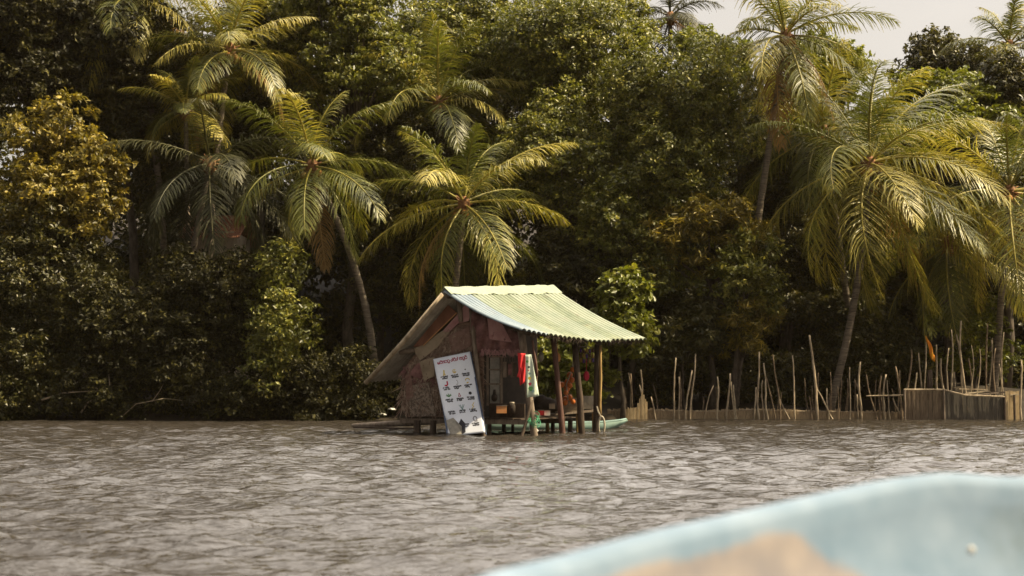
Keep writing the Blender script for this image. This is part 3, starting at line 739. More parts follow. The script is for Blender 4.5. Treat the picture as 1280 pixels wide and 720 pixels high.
# menu banner leaning on the hut
c00, c10, c11, c01 = at(541.5, 449, 36.55), at(587.5, 439.5, 36.3), at(607, 541, 35.5), at(561, 545, 35.6)
bn = nrm(np.cross(c10 - c00, c01 - c00)); bn = -bn if bn[1] > 0 else bn
def BP(u, v, off=0): 
    p = (c00 * (1 - u) + c10 * u) * (1 - v) + (c01 * (1 - u) + c11 * u) * v
    w_ = .03 * math.sin(v * 5 + u * 2) * (v > .0)
    if v > .62 and u < .5: w_ += .05 * math.sin((v - .62) * 22 + u * 9) * min(1, (v - .62) * 4) * (.5 - u) * 2
    return p + bn * (w_ + off)
ban = thing('menu_banner', 'tall white picture menu banner leaning against the thatched wall, foot in the water', 'banner', (c01 + c11) / 2)
V = []; F = []; nu, nv = 16, 40
for j in range(nv + 1):
    for i in range(nu + 1): V.append(BP(i / nu, j / nv))
for j in range(nv):
    for i in range(nu): a = j * (nu + 1) + i; F.append((a, a + 1, a + nu + 2, a + nu + 1))
o = link_mesh('sheet', V, F, M['vinyl'], ban, smooth=True); o.modifiers.new('t', 'SOLIDIFY').thickness = .004
m_ = MB()
for (a, b_) in ((BP(0, 0, -.03), BP(0, .62, -.03)), (BP(0, .62, -.03), BP(-.03, 1.0, -.03)), (BP(1, 0, -.03), BP(1, 1.02, -.03)), (BP(0, 0, -.03), BP(1, 0, -.03))):
    m_.board(a, b_, .035, .03, side=c10 - c00)
m_.build('frame', M['blue_back'], ban)
W_, H_ = np.linalg.norm(c10 - c00), np.linalg.norm(c01 - c00)
def stroke(mb, pts, wd, off=.006):
    """flat inked line on the banner; pts in metres (x,y) from its top left"""
    for (x0, y0), (x1, y1) in zip(pts[:-1], pts[1:]):
        dx, dy = x1 - x0, y1 - y0; l = math.hypot(dx, dy) + 1e-9; nx_, ny_ = -dy / l * wd / 2, dx / l * wd / 2; ex, ey = dx / l * wd * .3, dy / l * wd * .3
        q = [(x0 + nx_ - ex, y0 + ny_ - ey), (x1 + nx_ + ex, y1 + ny_ + ey), (x1 - nx_ + ex, y1 - ny_ + ey), (x0 - nx_ - ex, y0 - ny_ - ey)]
        mb.add([BP(a / W_, b_ / H_, off) for a, b_ in q], [(0, 1, 2, 3)])
def arc(cx, cy, rx, ry, a0, a1, n=7): return [(cx + rx * math.cos(math.radians(a0 + (a1 - a0) * i / n)), cy + ry * math.sin(math.radians(a0 + (a1 - a0) * i / n))) for i in range(n + 1)]
def glyph(mb, x, y, s, wd, kind):
    """round letter of the island script"""
    k = kind % 6
    if k == 0: stroke(mb, arc(x, y, s * .45, s * .45, -60, 230), wd); stroke(mb, arc(x + s * .05, y + s * .1, s * .18, s * .2, 0, 300), wd)
    elif k == 1: stroke(mb, arc(x - s * .2, y, s * .25, s * .42, 90, 380), wd); stroke(mb, arc(x + s * .22, y, s * .22, s * .42, -150, 120), wd)
    elif k == 2: stroke(mb, arc(x, y + s * .05, s * .42, s * .38, 20, 330), wd); stroke(mb, arc(x, y - s * .5, s * .25, s * .18, 180, 380), wd)
    elif k == 3: stroke(mb, arc(x - s * .15, y + s * .1, s * .3, s * .3, 0, 360), wd); stroke(mb, [(x + s * .2, y + s * .1), (x + s * .35, y - s * .6), (x + s * .1, y - s * .75)], wd)
    elif k == 4: stroke(mb, arc(x, y - s * .05, s * .4, s * .4, 150, 400), wd); stroke(mb, [(x - s * .35, y + s * .4), (x + s * .35, y + s * .4)], wd)
    else: stroke(mb, arc(x, y, s * .4, s * .42, 100, 440), wd); stroke(mb, arc(x + s * .1, y + s * .55, s * .3, s * .2, 0, 170), wd)
m_ = MB(); x = .10
for k, g_ in enumerate([0, 2, 1, 4, 5, -1, 3, 2, 3, -1, 1, 5, 2]):
    if g_ < 0: x += .035; continue
    glyph(m_, x + .03, .150, .080, .019, g_); x += .067
m_.build('heading', M['ink_red'], ban)
cols, rows = [.22, .50, .79], [.215, .355, .505, .655, .83]
icons = {(0, 0): 'ink_yellow', (0, 1): 'ink_yellow', (0, 2): 'ink_black', (1, 0): 'ink_crimson', (1, 1): 'ink_grey', (1, 2): 'ink_yellow', (2, 0): 'ink_green', (2, 1): 'ink_red', (2, 2): 'ink_black', (3, 1): 'ink_teal', (3, 2): 'ink_yellow', (4, 2): 'ink_grey'}
for (r_, c_), im in icons.items():
    m_ = MB(); cx, cy = cols[c_] * W_, rows[r_] * H_ - .01
    if (r_, c_) == (0, 0): stroke(m_, [(cx - .02, cy + .07), (cx, cy), (cx + .01, cy - .07)], .035); stroke(m_, [(cx + .03, cy + .07), (cx, cy)], .02)
    elif (r_, c_) == (0, 1): stroke(m_, arc(cx, cy, .045, .05, 20, 320), .016); stroke(m_, arc(cx, cy + .01, .02, .02, 0, 360), .015)
    elif (r_, c_) == (0, 2): stroke(m_, arc(cx, cy, .010, .010, 0, 360), .016)
    elif (r_, c_) == (1, 0): stroke(m_, [(cx + .035, cy - .06), (cx + .03, cy + .02), (cx, cy + .055), (cx - .04, cy + .04)], .036)
    elif (r_, c_) == (1, 1): stroke(m_, arc(cx, cy, .03, .06, -90, 140), .012)
    elif (r_, c_) == (1, 2): stroke(m_, arc(cx, cy - .03, .05, .035, 160, 380), .022); stroke(m_, [(cx - .03, cy + .05), (cx + .01, cy + .04)], .03)
    elif (r_, c_) == (2, 0): [stroke(m_, [(cx, cy + .03), (cx + math.cos(a) * .07, cy - .05 * abs(math.sin(a)) - .0)], .02) for a in (.2, .8, 1.6, 2.4, 3.0)]
    elif (r_, c_) == (2, 1): stroke(m_, [(cx - .03, cy + .05), (cx, cy - .04), (cx + .03, cy + .05), (cx - .03, cy + .05)], .016)
    elif (r_, c_) == (2, 2): stroke(m_, arc(cx, cy, .022, .022, 0, 360), .04)
    elif (r_, c_) == (3, 1): [stroke(m_, [(cx, cy + .08), (cx + dx, cy - .05)], .016) for dx in (-.07, -.03, .03, .07)]; stroke(m_, [(cx - .05, cy + .09), (cx + .05, cy + .09)], .02)
    elif (r_, c_) == (3, 2): stroke(m_, [(cx + .05, cy - .07), (cx - .01, cy), (cx + .03, cy + .03), (cx - .03, cy + .08)], .018)
    else: stroke(m_, arc(cx, cy - .02, .05, .06, 90, 420), .028); stroke(m_, [(cx - .02, cy + .05), (cx + .05, cy + .05)], .03)
    m_.build('picture', M[im], ban)
for r_ in range(5):
    for c_ in range(3):
        if r_ == 4 and c_ == 0: continue
        m_ = MB()
        for li in range(2):
            x = cols[c_] * W_ - (.095 if li == 0 else .08); xe = cols[c_] * W_ + (.09 if li == 0 else .075); y = rows[r_] * H_ + .095 + li * .048; k = 0
            while x < xe:
                if random.random() < .16: x += .018; continue
                glyph(m_, x, y, .032, .012, random.randrange(6)); x += .030
        m_.build('caption', M['ink_black'], ban)
m_ = MB()   # crumpled torn corner
m_.add([BP(.30, .88, .012), BP(.42, .80, .03), BP(.50, .86, .012), BP(.47, .97, .02), BP(.36, .99, .012)], [(0, 1, 2, 3, 4)]); m_.build('tear', M['ink_black'], ban)
m_ = MB(); m_.add([BP(.0, .80, .03), BP(.22, .78, .05), BP(.40, .90, .04), BP(.36, .99, .02), BP(.06, .985, .03)], [(0, 1, 2, 3, 4)]); m_.build('folded_corner', M['glass_dim'], ban)

# small hanging banner and red cloth on the corner post
def cloth(name, label, cat, TL, TR, BL, BR, D, mt, wave=.03, nu=8, nv=16, root=None, dD=0):
    V = []; F = []; a, b_, c_, d_ = at(*TL, D), at(*TR, D), at(*BL, D + dD), at(*BR, D + dD)
    for j in range(nv + 1):
        for i in range(nu + 1):
            u, v = i / nu, j / nv; p = (a * (1 - u) + b_ * u) * (1 - v) + (c_ * (1 - u) + d_ * u) * v
            V.append(p + [0, wave * math.sin(u * 9 + v * 6) * (.3 + v), 0])
    for j in range(nv):
        for i in range(nu): k = j * (nu + 1) + i; F.append((k, k + 1, k + nu + 2, k + nu + 1))
    o = link_mesh(name, V, F, M[mt], root, None if root else a, smooth=True); o.modifiers.new('t', 'SOLIDIFY').thickness = .006
    if label: tag(o, label, cat)
    return o
cloth('hanging_cloth', 'bright red cloth tied to the leaning corner post', 'cloth', (647, 441), (657, 442), (650, 482), (656, 478), 35.25, 'red_cloth', .05)
cloth('red_ribbon', 'short strip of red cloth fluttering left of the larger red cloth', 'ribbon', (650, 458), (653, 460), (646, 471), (649, 472), 35.2, 'red_cloth', .02, 3, 6)
hb = thing('hanging_banner', 'narrow pale green and white banner hanging on the leaning corner post', 'banner', at(665, 497, 35.2))
M['vinyl2'] = mat('printed_vinyl_pale_green', (.45, .56, .42), (.62, .66, .60), scale=2.5)
cloth('sheet', None, None, (656.5, 443.5), (664, 443), (658.5, 497), (674, 495), 35.15, 'vinyl2', .02, root=hb)
for (px, py, mm, r_) in ((659, 452, 'ink_green', .035), (661, 459, 'ink_black', .03), (662, 467, 'ink_teal', .03), (662, 473, 'ink_yellow', .04), (662.5, 480, 'ink_red', .04), (663.5, 486, 'ink_green', .06), (666, 489, 'ink_teal', .04), (660.5, 463, 'ink_red', .02)):
    m_ = MB(); c = at(px, py, 35.08); m_.add([c + [r_ * math.cos(a) * (1 + .3 * math.sin(3 * a)), 0, r_ * math.sin(a)] for a in np.linspace(0, 6.1, 9)], [tuple(range(9))]); m_.build('print', M[mm], hb)
# rope tangle
m_ = MB(); 
for k in range(7):
    c = at(667 + random.uniform(-2, 3), 523 + random.uniform(-6, 8), 35.5); r_ = random.uniform(.08, .16); t_ = random.uniform(-.6, .6)
    m_.tube([c + [r_ * math.cos(a), .12 * math.sin(a) , r_ * .8 * math.sin(a + t_)] for a in np.linspace(0, 6.28, 14)], .008, 5, cap=False)
tag(m_.build('rope_tangle', M['rope_green'], origin=at(668, 530, 35.5)), 'tangled green rope wound round the leaning corner post near the water', 'rope')
m_ = MB(); c = at(752, 532, 37.0)
for rr in (.0, .035):
    m_.tube([c + [(.075 + rr * .3) * math.cos(a), rr, (.23 + rr * .3) * math.sin(a)] for a in np.linspace(0, 6.28, 22)], .022, 6, cap=False)
m_.tube([c + [0, 0, .2], at(748, 515, 37.05), at(746, 508, 37.1)], .02, 5)
tag(m_.build('rope_loop', M['rope'], origin=c), 'pale thick rope loop hanging from the outer porch post', 'rope')
# orange coconuts
for i, (px, py) in enumerate(((716, 462), (720, 466), (714, 469), (721, 472), (717, 475), (708, 478), (713, 482), (704, 481), (710, 486), (706, 491), (713, 497), (709, 499), (715, 502), (705, 503))):
    m_ = MB(); c = at(px, py, 37.6 + .1 * (i % 3)); c = c + [random.uniform(-.05, .05), 0, 0]; m_.ball(c, .066 + .008 * (i % 3), sc=(1, 1, 1.12)); m_.ball(c + [0, 0, .075], .02, 1, 6, 4)
    lv = 'among the topmost' if i < 5 else ('in the middle' if i < 10 else 'among the lowest')
    tag(m_.build('orange_coconut', [M['coco_orange'], M['wood']], origin=c, smooth=True), 'orange king coconut %s of the porch bunch' % lv, 'coconut', 'orange king coconuts hanging in the porch')
m_ = MB(); m_.tube([at(717, 430, 37.55), at(716, 460, 37.6), at(708, 480, 37.65), at(710, 500, 37.65)], .018, 5)
tag(m_.build('hanging_string', M['rope'], origin=at(710, 500, 37.65)), 'string down which the orange coconuts hang', 'string')
# snack packets
for i in range(15):
    px = 726 + (i % 5) * 3.8; py = 438 + (i // 5) * 6.2 + (i % 2); c = at(px, py, 37.5)
    m_ = MB(); m_.add([c + [-.03, 0, .05], c + [.03, .01, .05], c + [.03, 0, -.05], c + [-.03, .01, -.05], c + [0, -.025, 0], c + [0, .03, 0]], [(0, 4, 1), (1, 4, 2), (2, 4, 3), (3, 4, 0), (1, 5, 0), (2, 5, 1), (3, 5, 2), (0, 5, 3)])
    cn = ('purple', 'gold', 'red')[(i * 2 + i // 5) % 3]
    tag(m_.build('snack_packet', M[{'purple': 'purple', 'gold': 'gold', 'red': 'wood_red'}[cn]], origin=c), '%s foil packet in the %s row hanging under the porch roof' % (cn, ('top', 'middle', 'bottom')[i // 5]), 'packet', 'foil snack packets hanging in rows under the porch roof')
m_ = MB(); m_.tube([at(722, 433, 37.55), at(746, 434, 37.55)], .012, 5)
for k in range(5): m_.tube([at(726 + k * 3.8, 434, 37.55), at(726 + k * 3.8, 452, 37.53)], .005, 4)
tag(m_.build('packet_string', M['rope'], origin=at(734, 434, 37.55)), 'strings holding the rows of foil packets', 'string')
# porch bench, box
be = thing('bench', 'low plank bench behind the porch posts', 'bench', at(715, 533, 37.9))
m_ = MB(); m_.board(at(680, 519, 37.7), at(746, 513, 38.1), .5, .05, side=[0, 1, 0]); m_.build('seat', M['wood'], be)
for px, py in ((684, 519), (704, 518), (722, 516), (742, 514)):
    m_ = MB(); m_.tube([at(px, py, 37.9), at(px + 1, 540, 37.9) - [0, 0, .6]], .05, 7); m_.build('leg', M['wood_gold'], be)
cr_ = MB(); c = at(711, 506, 38.0)
for k in range(4):
    z = -.16 + k * .10
    cr_.box(c + [0, -.2, z], [.36, 0, 0], [0, .01, 0], [0, 0, .042]); cr_.box(c + [0, .2, z], [.36, 0, 0], [0, .01, 0], [0, 0, .042])
    cr_.box(c + [-.35, 0, z], [.01, 0, 0], [0, .19, 0], [0, 0, .042]); cr_.box(c + [.35, 0, z], [.01, 0, 0], [0, .19, 0], [0, 0, .042])
cr_.box(c + [0, 0, -.19], [.35, 0, 0], [0, .19, 0], [0, 0, .01])
tag(cr_.build('slatted_crate', M['board_beige'], origin=c), 'slatted wooden crate standing on the porch bench', 'crate')
cr_ = MB(); c = at(735, 503, 38.1); cr_.add([c + [x * (1 + .25 * (z > 0)), y * (1 + .25 * (z > 0)), z] for x in (-.14, .14) for y in (-.14, .14) for z in (-.17, .17)], [(0, 2, 6, 4), (0, 1, 3, 2), (4, 6, 7, 5), (0, 4, 5, 1), (2, 3, 7, 6)])
cr_.build('basin', M['glass_dim'], origin=c); tag(bpy.context.scene.objects['basin'], 'greyish flared tub on the bench by the outer post', 'tub')
can = thing('jerry_can', 'small white plastic container under the hut floor beside the brace', 'container', at(667, 541, 35.9))
m_ = MB(); m_.tube([at(664, 533, 35.9), at(670, 541, 35.9)], [.09, .09], 10); m_.build('body', M['white'], can, smooth=True)
m_ = MB(); m_.tube([at(663, 531.5, 35.9), at(664, 533, 35.9)], [.03, .04], 8); m_.build('cap', M['white'], can, smooth=True)
m_ = MB(); c = at(681, 506, 37.4)
m_.ball(c, .28, sc=(1.25, .8, .75)); m_.ball(c + [.2, .05, -.05], .2, sc=(1.2, .8, .7)); m_.ball(c + [-.1, -.05, .12], .17, sc=(1, 1, .9))
o = m_.build('net_heap', M['dark'], origin=c, smooth=True); tag(o, 'dark heap of fishing net piled inside the porch, left of the red post', 'net')
for px, py, D, mm, lb in ((676, 516, 36.9, 'red_cloth', 'small red box on the porch edge, right of the corner post'), (684, 516.5, 37.0, 'white', 'small white box on the porch edge beside the red one'), (690, 508, 37.2, 'board_beige', 'small beige box behind the reddish porch post')):
    m_ = MB(); c = at(px, py, D); m_.box(c, [.075, 0, 0], [0, .07, 0], [0, 0, .06]); m_.box(c + [0, 0, .065], [.08, 0, 0], [0, .075, 0], [0, 0, .008], 1)
    tag(m_.build('small_box', [M[mm], M['wood']], origin=c), lb, 'box')
for i, (px, py, mm, lb) in enumerate(((697, 447, 'orange_tin', 'orange bag hanging beside the red porch post'), (733, 470, 'ink_crimson', 'dark red bag hanging from the porch roof between the two right posts'), (676, 446, 'glass_dim', 'grey bag hanging right of the narrow green banner'))):
    m_ = MB(); c = at(px, py, 37.3); m_.ball(c, .10, sc=(.8, .5, 1.3), nu=9); m_.tube([c + [0, 0, .11], c + [0, 0, .45]], .008, 4)
    tag(m_.build('hanging_bag', M[mm], origin=c, smooth=True), lb, 'bag')
for i in range(5):
    px = 631 + i * 3.2; m_ = MB(); c = at(px, 462, 36.4 + .1 * (i % 2)); m_.tube([c + [0, 0, .5], c + [0, 0, .2]], .006, 4); m_.box(c, [.045, 0, 0], [0, .02, 0], [0, 0, .2 - .03 * (i % 3)])
    tag(m_.build('sachet_strip', M[('wood', 'wood_dark', 'cloth_maroon')[i % 3]], origin=c), 'strip of sachets hanging in the dark hut opening, %s from the left' % ordw0(i + 1), 'sachets', 'sachet strips hanging in the hut opening')
# walkway pole and plank
m_ = MB(); m_.tube([at(440, 532, 38.4), at(470, 531, 38.2), at(510, 529, 37.4), at(548, 526, 36.9)], [.05, .075, .09, .085], 9, jit=.1)
tag(m_.build('floating_log', M['wood'], origin=at(440, 532, 38.4), smooth=True), 'long brown log reaching out over the water left of the hut', 'log')
m_ = MB(); m_.board(at(443, 534, 37.6), at(520, 536, 36.9), .14, .05)
tag(m_.build('plank', M['wood_dark'], origin=at(443, 534, 37.6)), 'wet dark plank lying in the water below the brown log', 'plank')

# boat moored behind the hut
def canoe(name, label, xa, xb, D, h, beam, mo, mi_, yaw=0, zc=0):
    L = xb - xa; c = np.array([(xa + xb) / 2, D, 0]); root = thing(name, label, 'boat', c)
    n = 20; Vo = []; F = []; k = 9
    for i in range(n + 1):
        f = i / n; x = xa + L * f; wd = beam / 2 * max(.05, math.sin(math.pi * (.06 + .88 * f)) ** .6); top = h + .10 * (2 * f - 1) ** 4
        for j in range(k):
            a = math.pi * j / (k - 1); cx_ = math.cos(a); Vo.append([x, D + yaw * (x - c[0]) + wd * cx_, top - (top + .12 * min(1, (1 - f) * 7 + .05)) * min(1, (1 - f) * 6 + .12) * math.sin(a) ** .55])
    for i in range(n):
        for j in range(k - 1): a = i * k + j; F.append((a, a + 1, a + k + 1, a + k))
    F.append(tuple(range(k - 1, -1, -1))); F.append(tuple(n * k + j for j in range(k)))
    o = link_mesh('hull', Vo, F, [M[mo]], root, smooth=True); s_ = o.modifiers.new('t', 'SOLIDIFY'); s_.thickness = .03
    for sgn in (0, k - 1):
        m_ = MB(); m_.tube([np.array(Vo[i * k + sgn]) + [0, 0, .01] for i in range(n + 1)], .025, 6); m_.build('gunwale', M[mo], root, smooth=True)
    for f in (.25, .5, .75):
        i = int(n * f); m_ = MB(); m_.board(np.array(Vo[i * k]) - [0, 0, .04], np.array(Vo[i * k + k - 1]) - [0, 0, .04], .2, .03); m_.build('thwart', M[mi_], root)
    return root
canoe('moored_boat', 'pale turquoise boat moored behind the hut, its bow past the last porch post', -.75, 3.2, 39.9, .19, .7, 'boat_turq', 'boat_in')

# ------------------------------------------------------------------ tile roofed house behind the palms
M['tile'] = mat('terracotta_tiles', (.20, .075, .040), (.38, .19, .12), scale=8, bump=.4)
M['plaster'] = mat('stained_plaster', (.40, .32, .24), (.58, .50, .40), scale=2)
hs = thing('tiled_house', 'house with a terracotta tile roof glimpsed between the dark left palms', 'house', (at(250, 500, 54)[0], 55, .5))
hx0, hx1 = at(222, 300, 54)[0], at(300, 300, 54)[0]; ze = at(0, 298, 54)[2]; zr = at(0, 270, 56)[2]
m_ = MB(); m_.box([(hx0 + hx1) / 2, 56, (.2 + ze) / 2 + .2], [(hx1 - hx0) / 2 - .3, 0, 0], [0, 1.7, 0], [0, 0, (ze) / 2]); m_.build('wall', M['plaster'], hs)
V = []; F = []; nc = 90; nr = 14
for sgn in (-1, 1):
    b0 = len(V)
    for i in range(nr + 1):
        for j in range(nc + 1):
            f = i / nr; V.append([hx0 + (hx1 - hx0) * j / nc, 56 + sgn * 2.1 * f, zr - (zr - ze) * f + .03 * abs(math.sin(j * math.pi / 3)) + .02 * (i % 2)])
    for i in range(nr):
        for j in range(nc): a = b0 + i * (nc + 1) + j; F.append((a, a + 1, a + nc + 2, a + nc + 1))
link_mesh('roof', V, F, M['tile'], hs)
for wx_ in (hx0 + .9, hx1 - 1.1):
    m_ = MB(); m_.box([wx_, 54.28, ze - 1.0], [.35, 0, 0], [0, .03, 0], [0, 0, .45]); wnd = m_.build('window', M['wood_dark'], hs)

# dead branches over the left waterline
def branch(label, lines, D, r=.035):
    m_ = MB()
    for l in lines:
        pts = [at(x, y, D + random.uniform(-.15, .15)) for x, y in l]; m_.tube(pts, [r * (1 - .7 * i / (len(pts) - 1)) for i in range(len(pts))], 6, jit=.1)
    p = at(lines[0][0][0], lines[0][0][1], D)
    tag(m_.build('dead_branch', M['bamboo'], origin=p, smooth=True), label, 'branch', 'dead branches over the left waterline')
branch('bare forked grey branch jutting over the water on the left bank', [[(52, 500), (80, 491), (113, 489), (133, 486)], [(101, 516), (110, 503), (120, 497), (134, 494), (150, 492)], [(134, 496), (137, 482), (136, 468)], [(107, 484), (120, 485), (131, 490)]], 48.2)
branch('thin curved bare branch near the waterline right of the forked one', [[(150, 523), (170, 505), (205, 498), (240, 502)], [(190, 502), (200, 488), (204, 480)]], 48.2, .02)
for (px, py, lb) in ((490, 511, 'pale crumpled plastic scrap on the dark bank left of the hut wall'), (478, 517.5, 'small pale scrap at the waterline, below the crumpled one')):
    m_ = MB(); c = at(px, py, 48.2); m_.add([c + [-.15, 0, -.01], c + [-.05, -.03, .035], c + [.08, 0, .02], c + [.16, -.05, -.03], c + [.0, -.08, -.03], c + [0, .04, .0]], [(0, 1, 5), (1, 2, 5), (2, 3, 5), (0, 4, 1), (1, 4, 2), (2, 4, 3)])
    tag(m_.build('plastic_scrap', M['white'], origin=c), lb, 'litter')

# ------------------------------------------------------------------ woven fence, stakes and the screened enclosure on the right
M['woven'] = mat('woven_cane', (.22, .155, .09), (.42, .32, .20), scale=12, stretch=(4, 1, .6), bump=.4)
M['woven_pale'] = mat('pale_woven_cane', (.40, .29, .15), (.58, .45, .27), scale=8, stretch=(4, 1, .6), bump=.3)
M['screen'] = mat('cane_screen', (.11, .08, .052), (.23, .17, .115), scale=6, stretch=(4, 1, .5), bump=.3)
M['screen_dark'] = mat('dark_cane_screen', (.060, .052, .040), (.12, .105, .085), scale=6, stretch=(4, 1, .5), bump=.3)
def slats(m_, x0, x1, D0, D1, topf, wd=.055, z0=-.4):
    x = x0
    while x < x1:
        f = (x - x0) / (x1 - x0); D = D0 + (D1 - D0) * f + random.uniform(-.012, .012)
        w_ = wd * random.uniform(.75, 1.1); zt = topf(x) + random.uniform(-.035, .03)
        m_.box([x, D, (zt + z0) / 2], [w_ * .46, 0, 0], [0, .01, 0], [0, 0, (zt - z0) / 2]); x += w_
def xz(px, D): return at(px, 500, D)[0]
fe = thing('woven_fence', 'low woven cane fence along the right bank, from the porch to the screened enclosure', 'fence', (xz(950, 50), 50, 0))
def ztop(x):
    px = 640 + x / 50 * FP
    return 1.5 - (511.5 + 1.2 * math.sin(px * .045) + (3 if px > 1050 else 0) - 470) / FP * 50
xs = [xz(p, 50) for p in (760, 850, 940, 1030, 1131)]
for a, b_ in zip(xs[:-1], xs[1:]):
    m_ = MB(); slats(m_, a, b_ - .01, 50.0, 50.0, ztop); m_.build('panel', M['woven'], fe)
for a, b_ in zip(xs[:-1], xs[1:]):
    m_ = MB(); m_.tube([[a, 49.96, ztop(a) - .04], [(a + b_) / 2, 49.95, ztop((a + b_) / 2) - .05], [b_, 49.96, ztop(b_) - .04]], .016, 5); m_.build('rail', M['bamboo'], fe)
m_ = MB(); slats(m_, xz(778, 49.7), xz(809, 49.7), 49.75, 49.8, lambda x: .36 + .5 * max(0, 1 - abs(x - xz(803, 49.8)) / .22) + .12 * (x - xz(778, 49.7)))
tag(m_.build('cane_mat', M['woven_pale'], origin=(xz(795, 49.7), 49.75, 0)), 'pale sunlit cane mat with a peak, leaning on the fence by the porch', 'mat')

stakes = [(781, 484, 786, 520, 2), (786, 466, 787, 520, 2), (788.5, 467, 794, 522, 2.2), (801, 462, 806, 520, 2.4), (799.5, 481, 803, 520, 2.2), (814, 496, 818, 520, 2),
 (845, 447, 842, 521, 2.4), (848.5, 471, 850, 520, 1.8), (865, 463, 859, 521, 2.2), (869.5, 442, 864, 521, 2.4), (892, 482, 881, 521, 1.8), (897, 471, 897, 521, 2.4), (913, 467, 908.5, 521, 2.6), (914, 477, 917, 521, 2), (916.5, 481, 922, 521, 2),
 (945, 484, 944, 521, 2.4), (949, 440, 951, 521, 2.6), (953, 475, 954.5, 521, 1.8), (954.5, 454, 962, 521, 2.4), (957.5, 470, 968, 521, 1.8), (966, 443, 973, 521, 2), (975, 499, 987, 522, 2), (990.5, 444, 994, 521, 2.2), (1012, 419, 1021, 521, 3.6), (1011.5, 495, 1015, 521, 2), (1020, 485, 1041, 521, 2),
 (1034, 485, 1036, 521, 1.6), (1047, 483, 1048, 521, 1.4), (1062, 459, 1061, 521, 1.8), (1071, 493, 1072, 521, 2.4), (1075.5, 452, 1076, 521, 3), (1083, 468, 1095.5, 521, 2), (1102, 470, 1101, 521, 2.2), (1107.5, 468, 1105, 521, 2.6), (1108.5, 475, 1113.5, 521, 1.8), (1119.5, 458, 1125, 521, 2.8), (1116, 498, 1129, 521, 2.2), (1124.5, 463, 1125, 521, 1.6)]
enc_st = [(1139.5, 437, 1133, 2.6), (1146, 466, 1143.5, 2.4), (1148, 441, 1152, 2.2), (1158, 428, 1157.5, 1.6), (1170.5, 431, 1170, 2.6), (1176, 448, 1180, 3), (1186, 435, 1182.5, 2.2), (1189.5, 412, 1189, 2), (1195.5, 418, 1202, 2.4), (1201.5, 401, 1207.5, 2.8), (1210.5, 448, 1215, 2.6), (1214.5, 432, 1213, 1.6), (1225, 436, 1220.5, 1.6), (1234.5, 404, 1234, 2.4), (1244.5, 435, 1244, 2), (1249, 455, 1250, 1.8), (1255, 415, 1255.5, 2.4), (1240, 425, 1241, 1.6)]
def lean(dx): return 'upright' if abs(dx) < 1.6 else ('leaning left' if dx > 0 else 'leaning right')
ordw = lambda i: '%d%s' % (i, {1: 'st', 2: 'nd', 3: 'rd'}.get(i % 10 if i not in (11, 12, 13) else 0, 'th'))
def stake(x0, y0, x1, y1, wpx, D, label, group):
    a, b_ = at(x0, y0, D + random.uniform(-.15, .15)), at(x1, y1, D); b_ = b_ + nrm(b_ - a) * .5
    n = 9; L_s = np.linalg.norm(b_ - a); k1 = random.uniform(-.035, .035) * L_s; k2 = random.uniform(-.02, .02) * L_s
    pts = [a + (b_ - a) * i / n + np.array([k1 * math.sin(math.pi * i / n) + k2 * math.sin(2 * math.pi * i / n) + random.uniform(-.008, .008), random.uniform(-.01, .01), 0]) for i in range(n + 1)]
    m_ = MB(); m_.tube(pts, [wpx / FP * D / 2 * (.72 + .35 * i / n) * (1.14 if i % 2 else .95) for i in range(n + 1)], 7, jit=.08)
    o = m_.build('bamboo_stake', random.choice([M['bamboo'], M['bamboo'], M['stake_b'], M['stake_c']]), origin=b_, smooth=True)
    return tag(o, label, 'stake', group)
M['stake_b'] = mat('stake_brown', (.10, .07, .045), (.27, .20, .13), scale=9, bump=.3); M['stake_c'] = mat('stake_pale', (.26, .21, .14), (.50, .41, .29), scale=8, bump=.3)
for i, (x0, y0, x1, y1, w_) in enumerate(stakes):
    hh = 'tall' if y0 < 455 else ('short' if y0 > 480 else 'middling')
    stake(x0, y0, x1, y1, w_, 49.9, '%s %s bamboo stake, %s from the left along the low woven fence' % (hh, lean(x1 - x0), ordw(i + 1)), 'bamboo stakes along the low woven fence')
for i in range(26):
    x = random.uniform(820, 1128); y0 = random.uniform(462, 500); st_ = stake(x + random.uniform(-7, 7), y0, x, 519, random.uniform(1.2, 1.9), 50.35, 'thin brown stake in the sparse back row behind the low woven fence', 'thin stakes behind the low woven fence')
    st_.data.materials[0] = M['stake_b']
enc_st.sort(key=lambda s: s[2])
for i, (x0, y0, x1, w_) in enumerate(enc_st):
    hh = 'tall' if y0 < 425 else ('short' if y0 > 445 else 'middling')
    stake(x0, y0, x1, 500, w_, 50.2 + .5 * (i % 3), '%s %s stake, %s from the left above the screened enclosure' % (hh, lean(x1 - x0), ordw(i + 1)), 'stakes rising from the screened enclosure')
stake(1277, 450, 1278, 521, 2.6, 49.3, 'upright stake at the right edge beside the enclosure corner', 'stakes rising from the screened enclosure')
m_ = MB(); m_.tube([at(1083, 495, 49.8), at(1131, 494, 49.8)], .025, 6)
tag(m_.build('cross_pole', M['bamboo'], origin=at(1131, 494, 49.8)), 'horizontal pole tied across the stakes left of the enclosure', 'pole')
m_ = MB(); m_.tube([at(1162.5, 462, 50.4), at(1162, 500, 50.4)], [.09, .12], 9, jit=.1)
tag(m_.build('tree_stump', M['wood_dark'], origin=at(1162, 500, 50.4), smooth=True), 'thick dark stump standing behind the enclosure next to the flag', 'stump')
en = thing('screened_enclosure', 'box shaped enclosure of cane screens standing in the water at the right', 'enclosure', (xz(1200, 49.3), 49.3, 0))
zt = lambda px: 1.5 - ({0: 487.5}.get(0) + max(0, min(1, (px - 1180) / 25)) * 7 - 470) / FP * 49.3
X2 = lambda x: 640 + x / 49.3 * FP
m_ = MB(); slats(m_, xz(1131, 49.3), xz(1179, 49.3), 49.3, 49.28, lambda x: zt(X2(x)), .08); tag(m_.build('screen', M['screen'], en), 'lighter brown front screen')
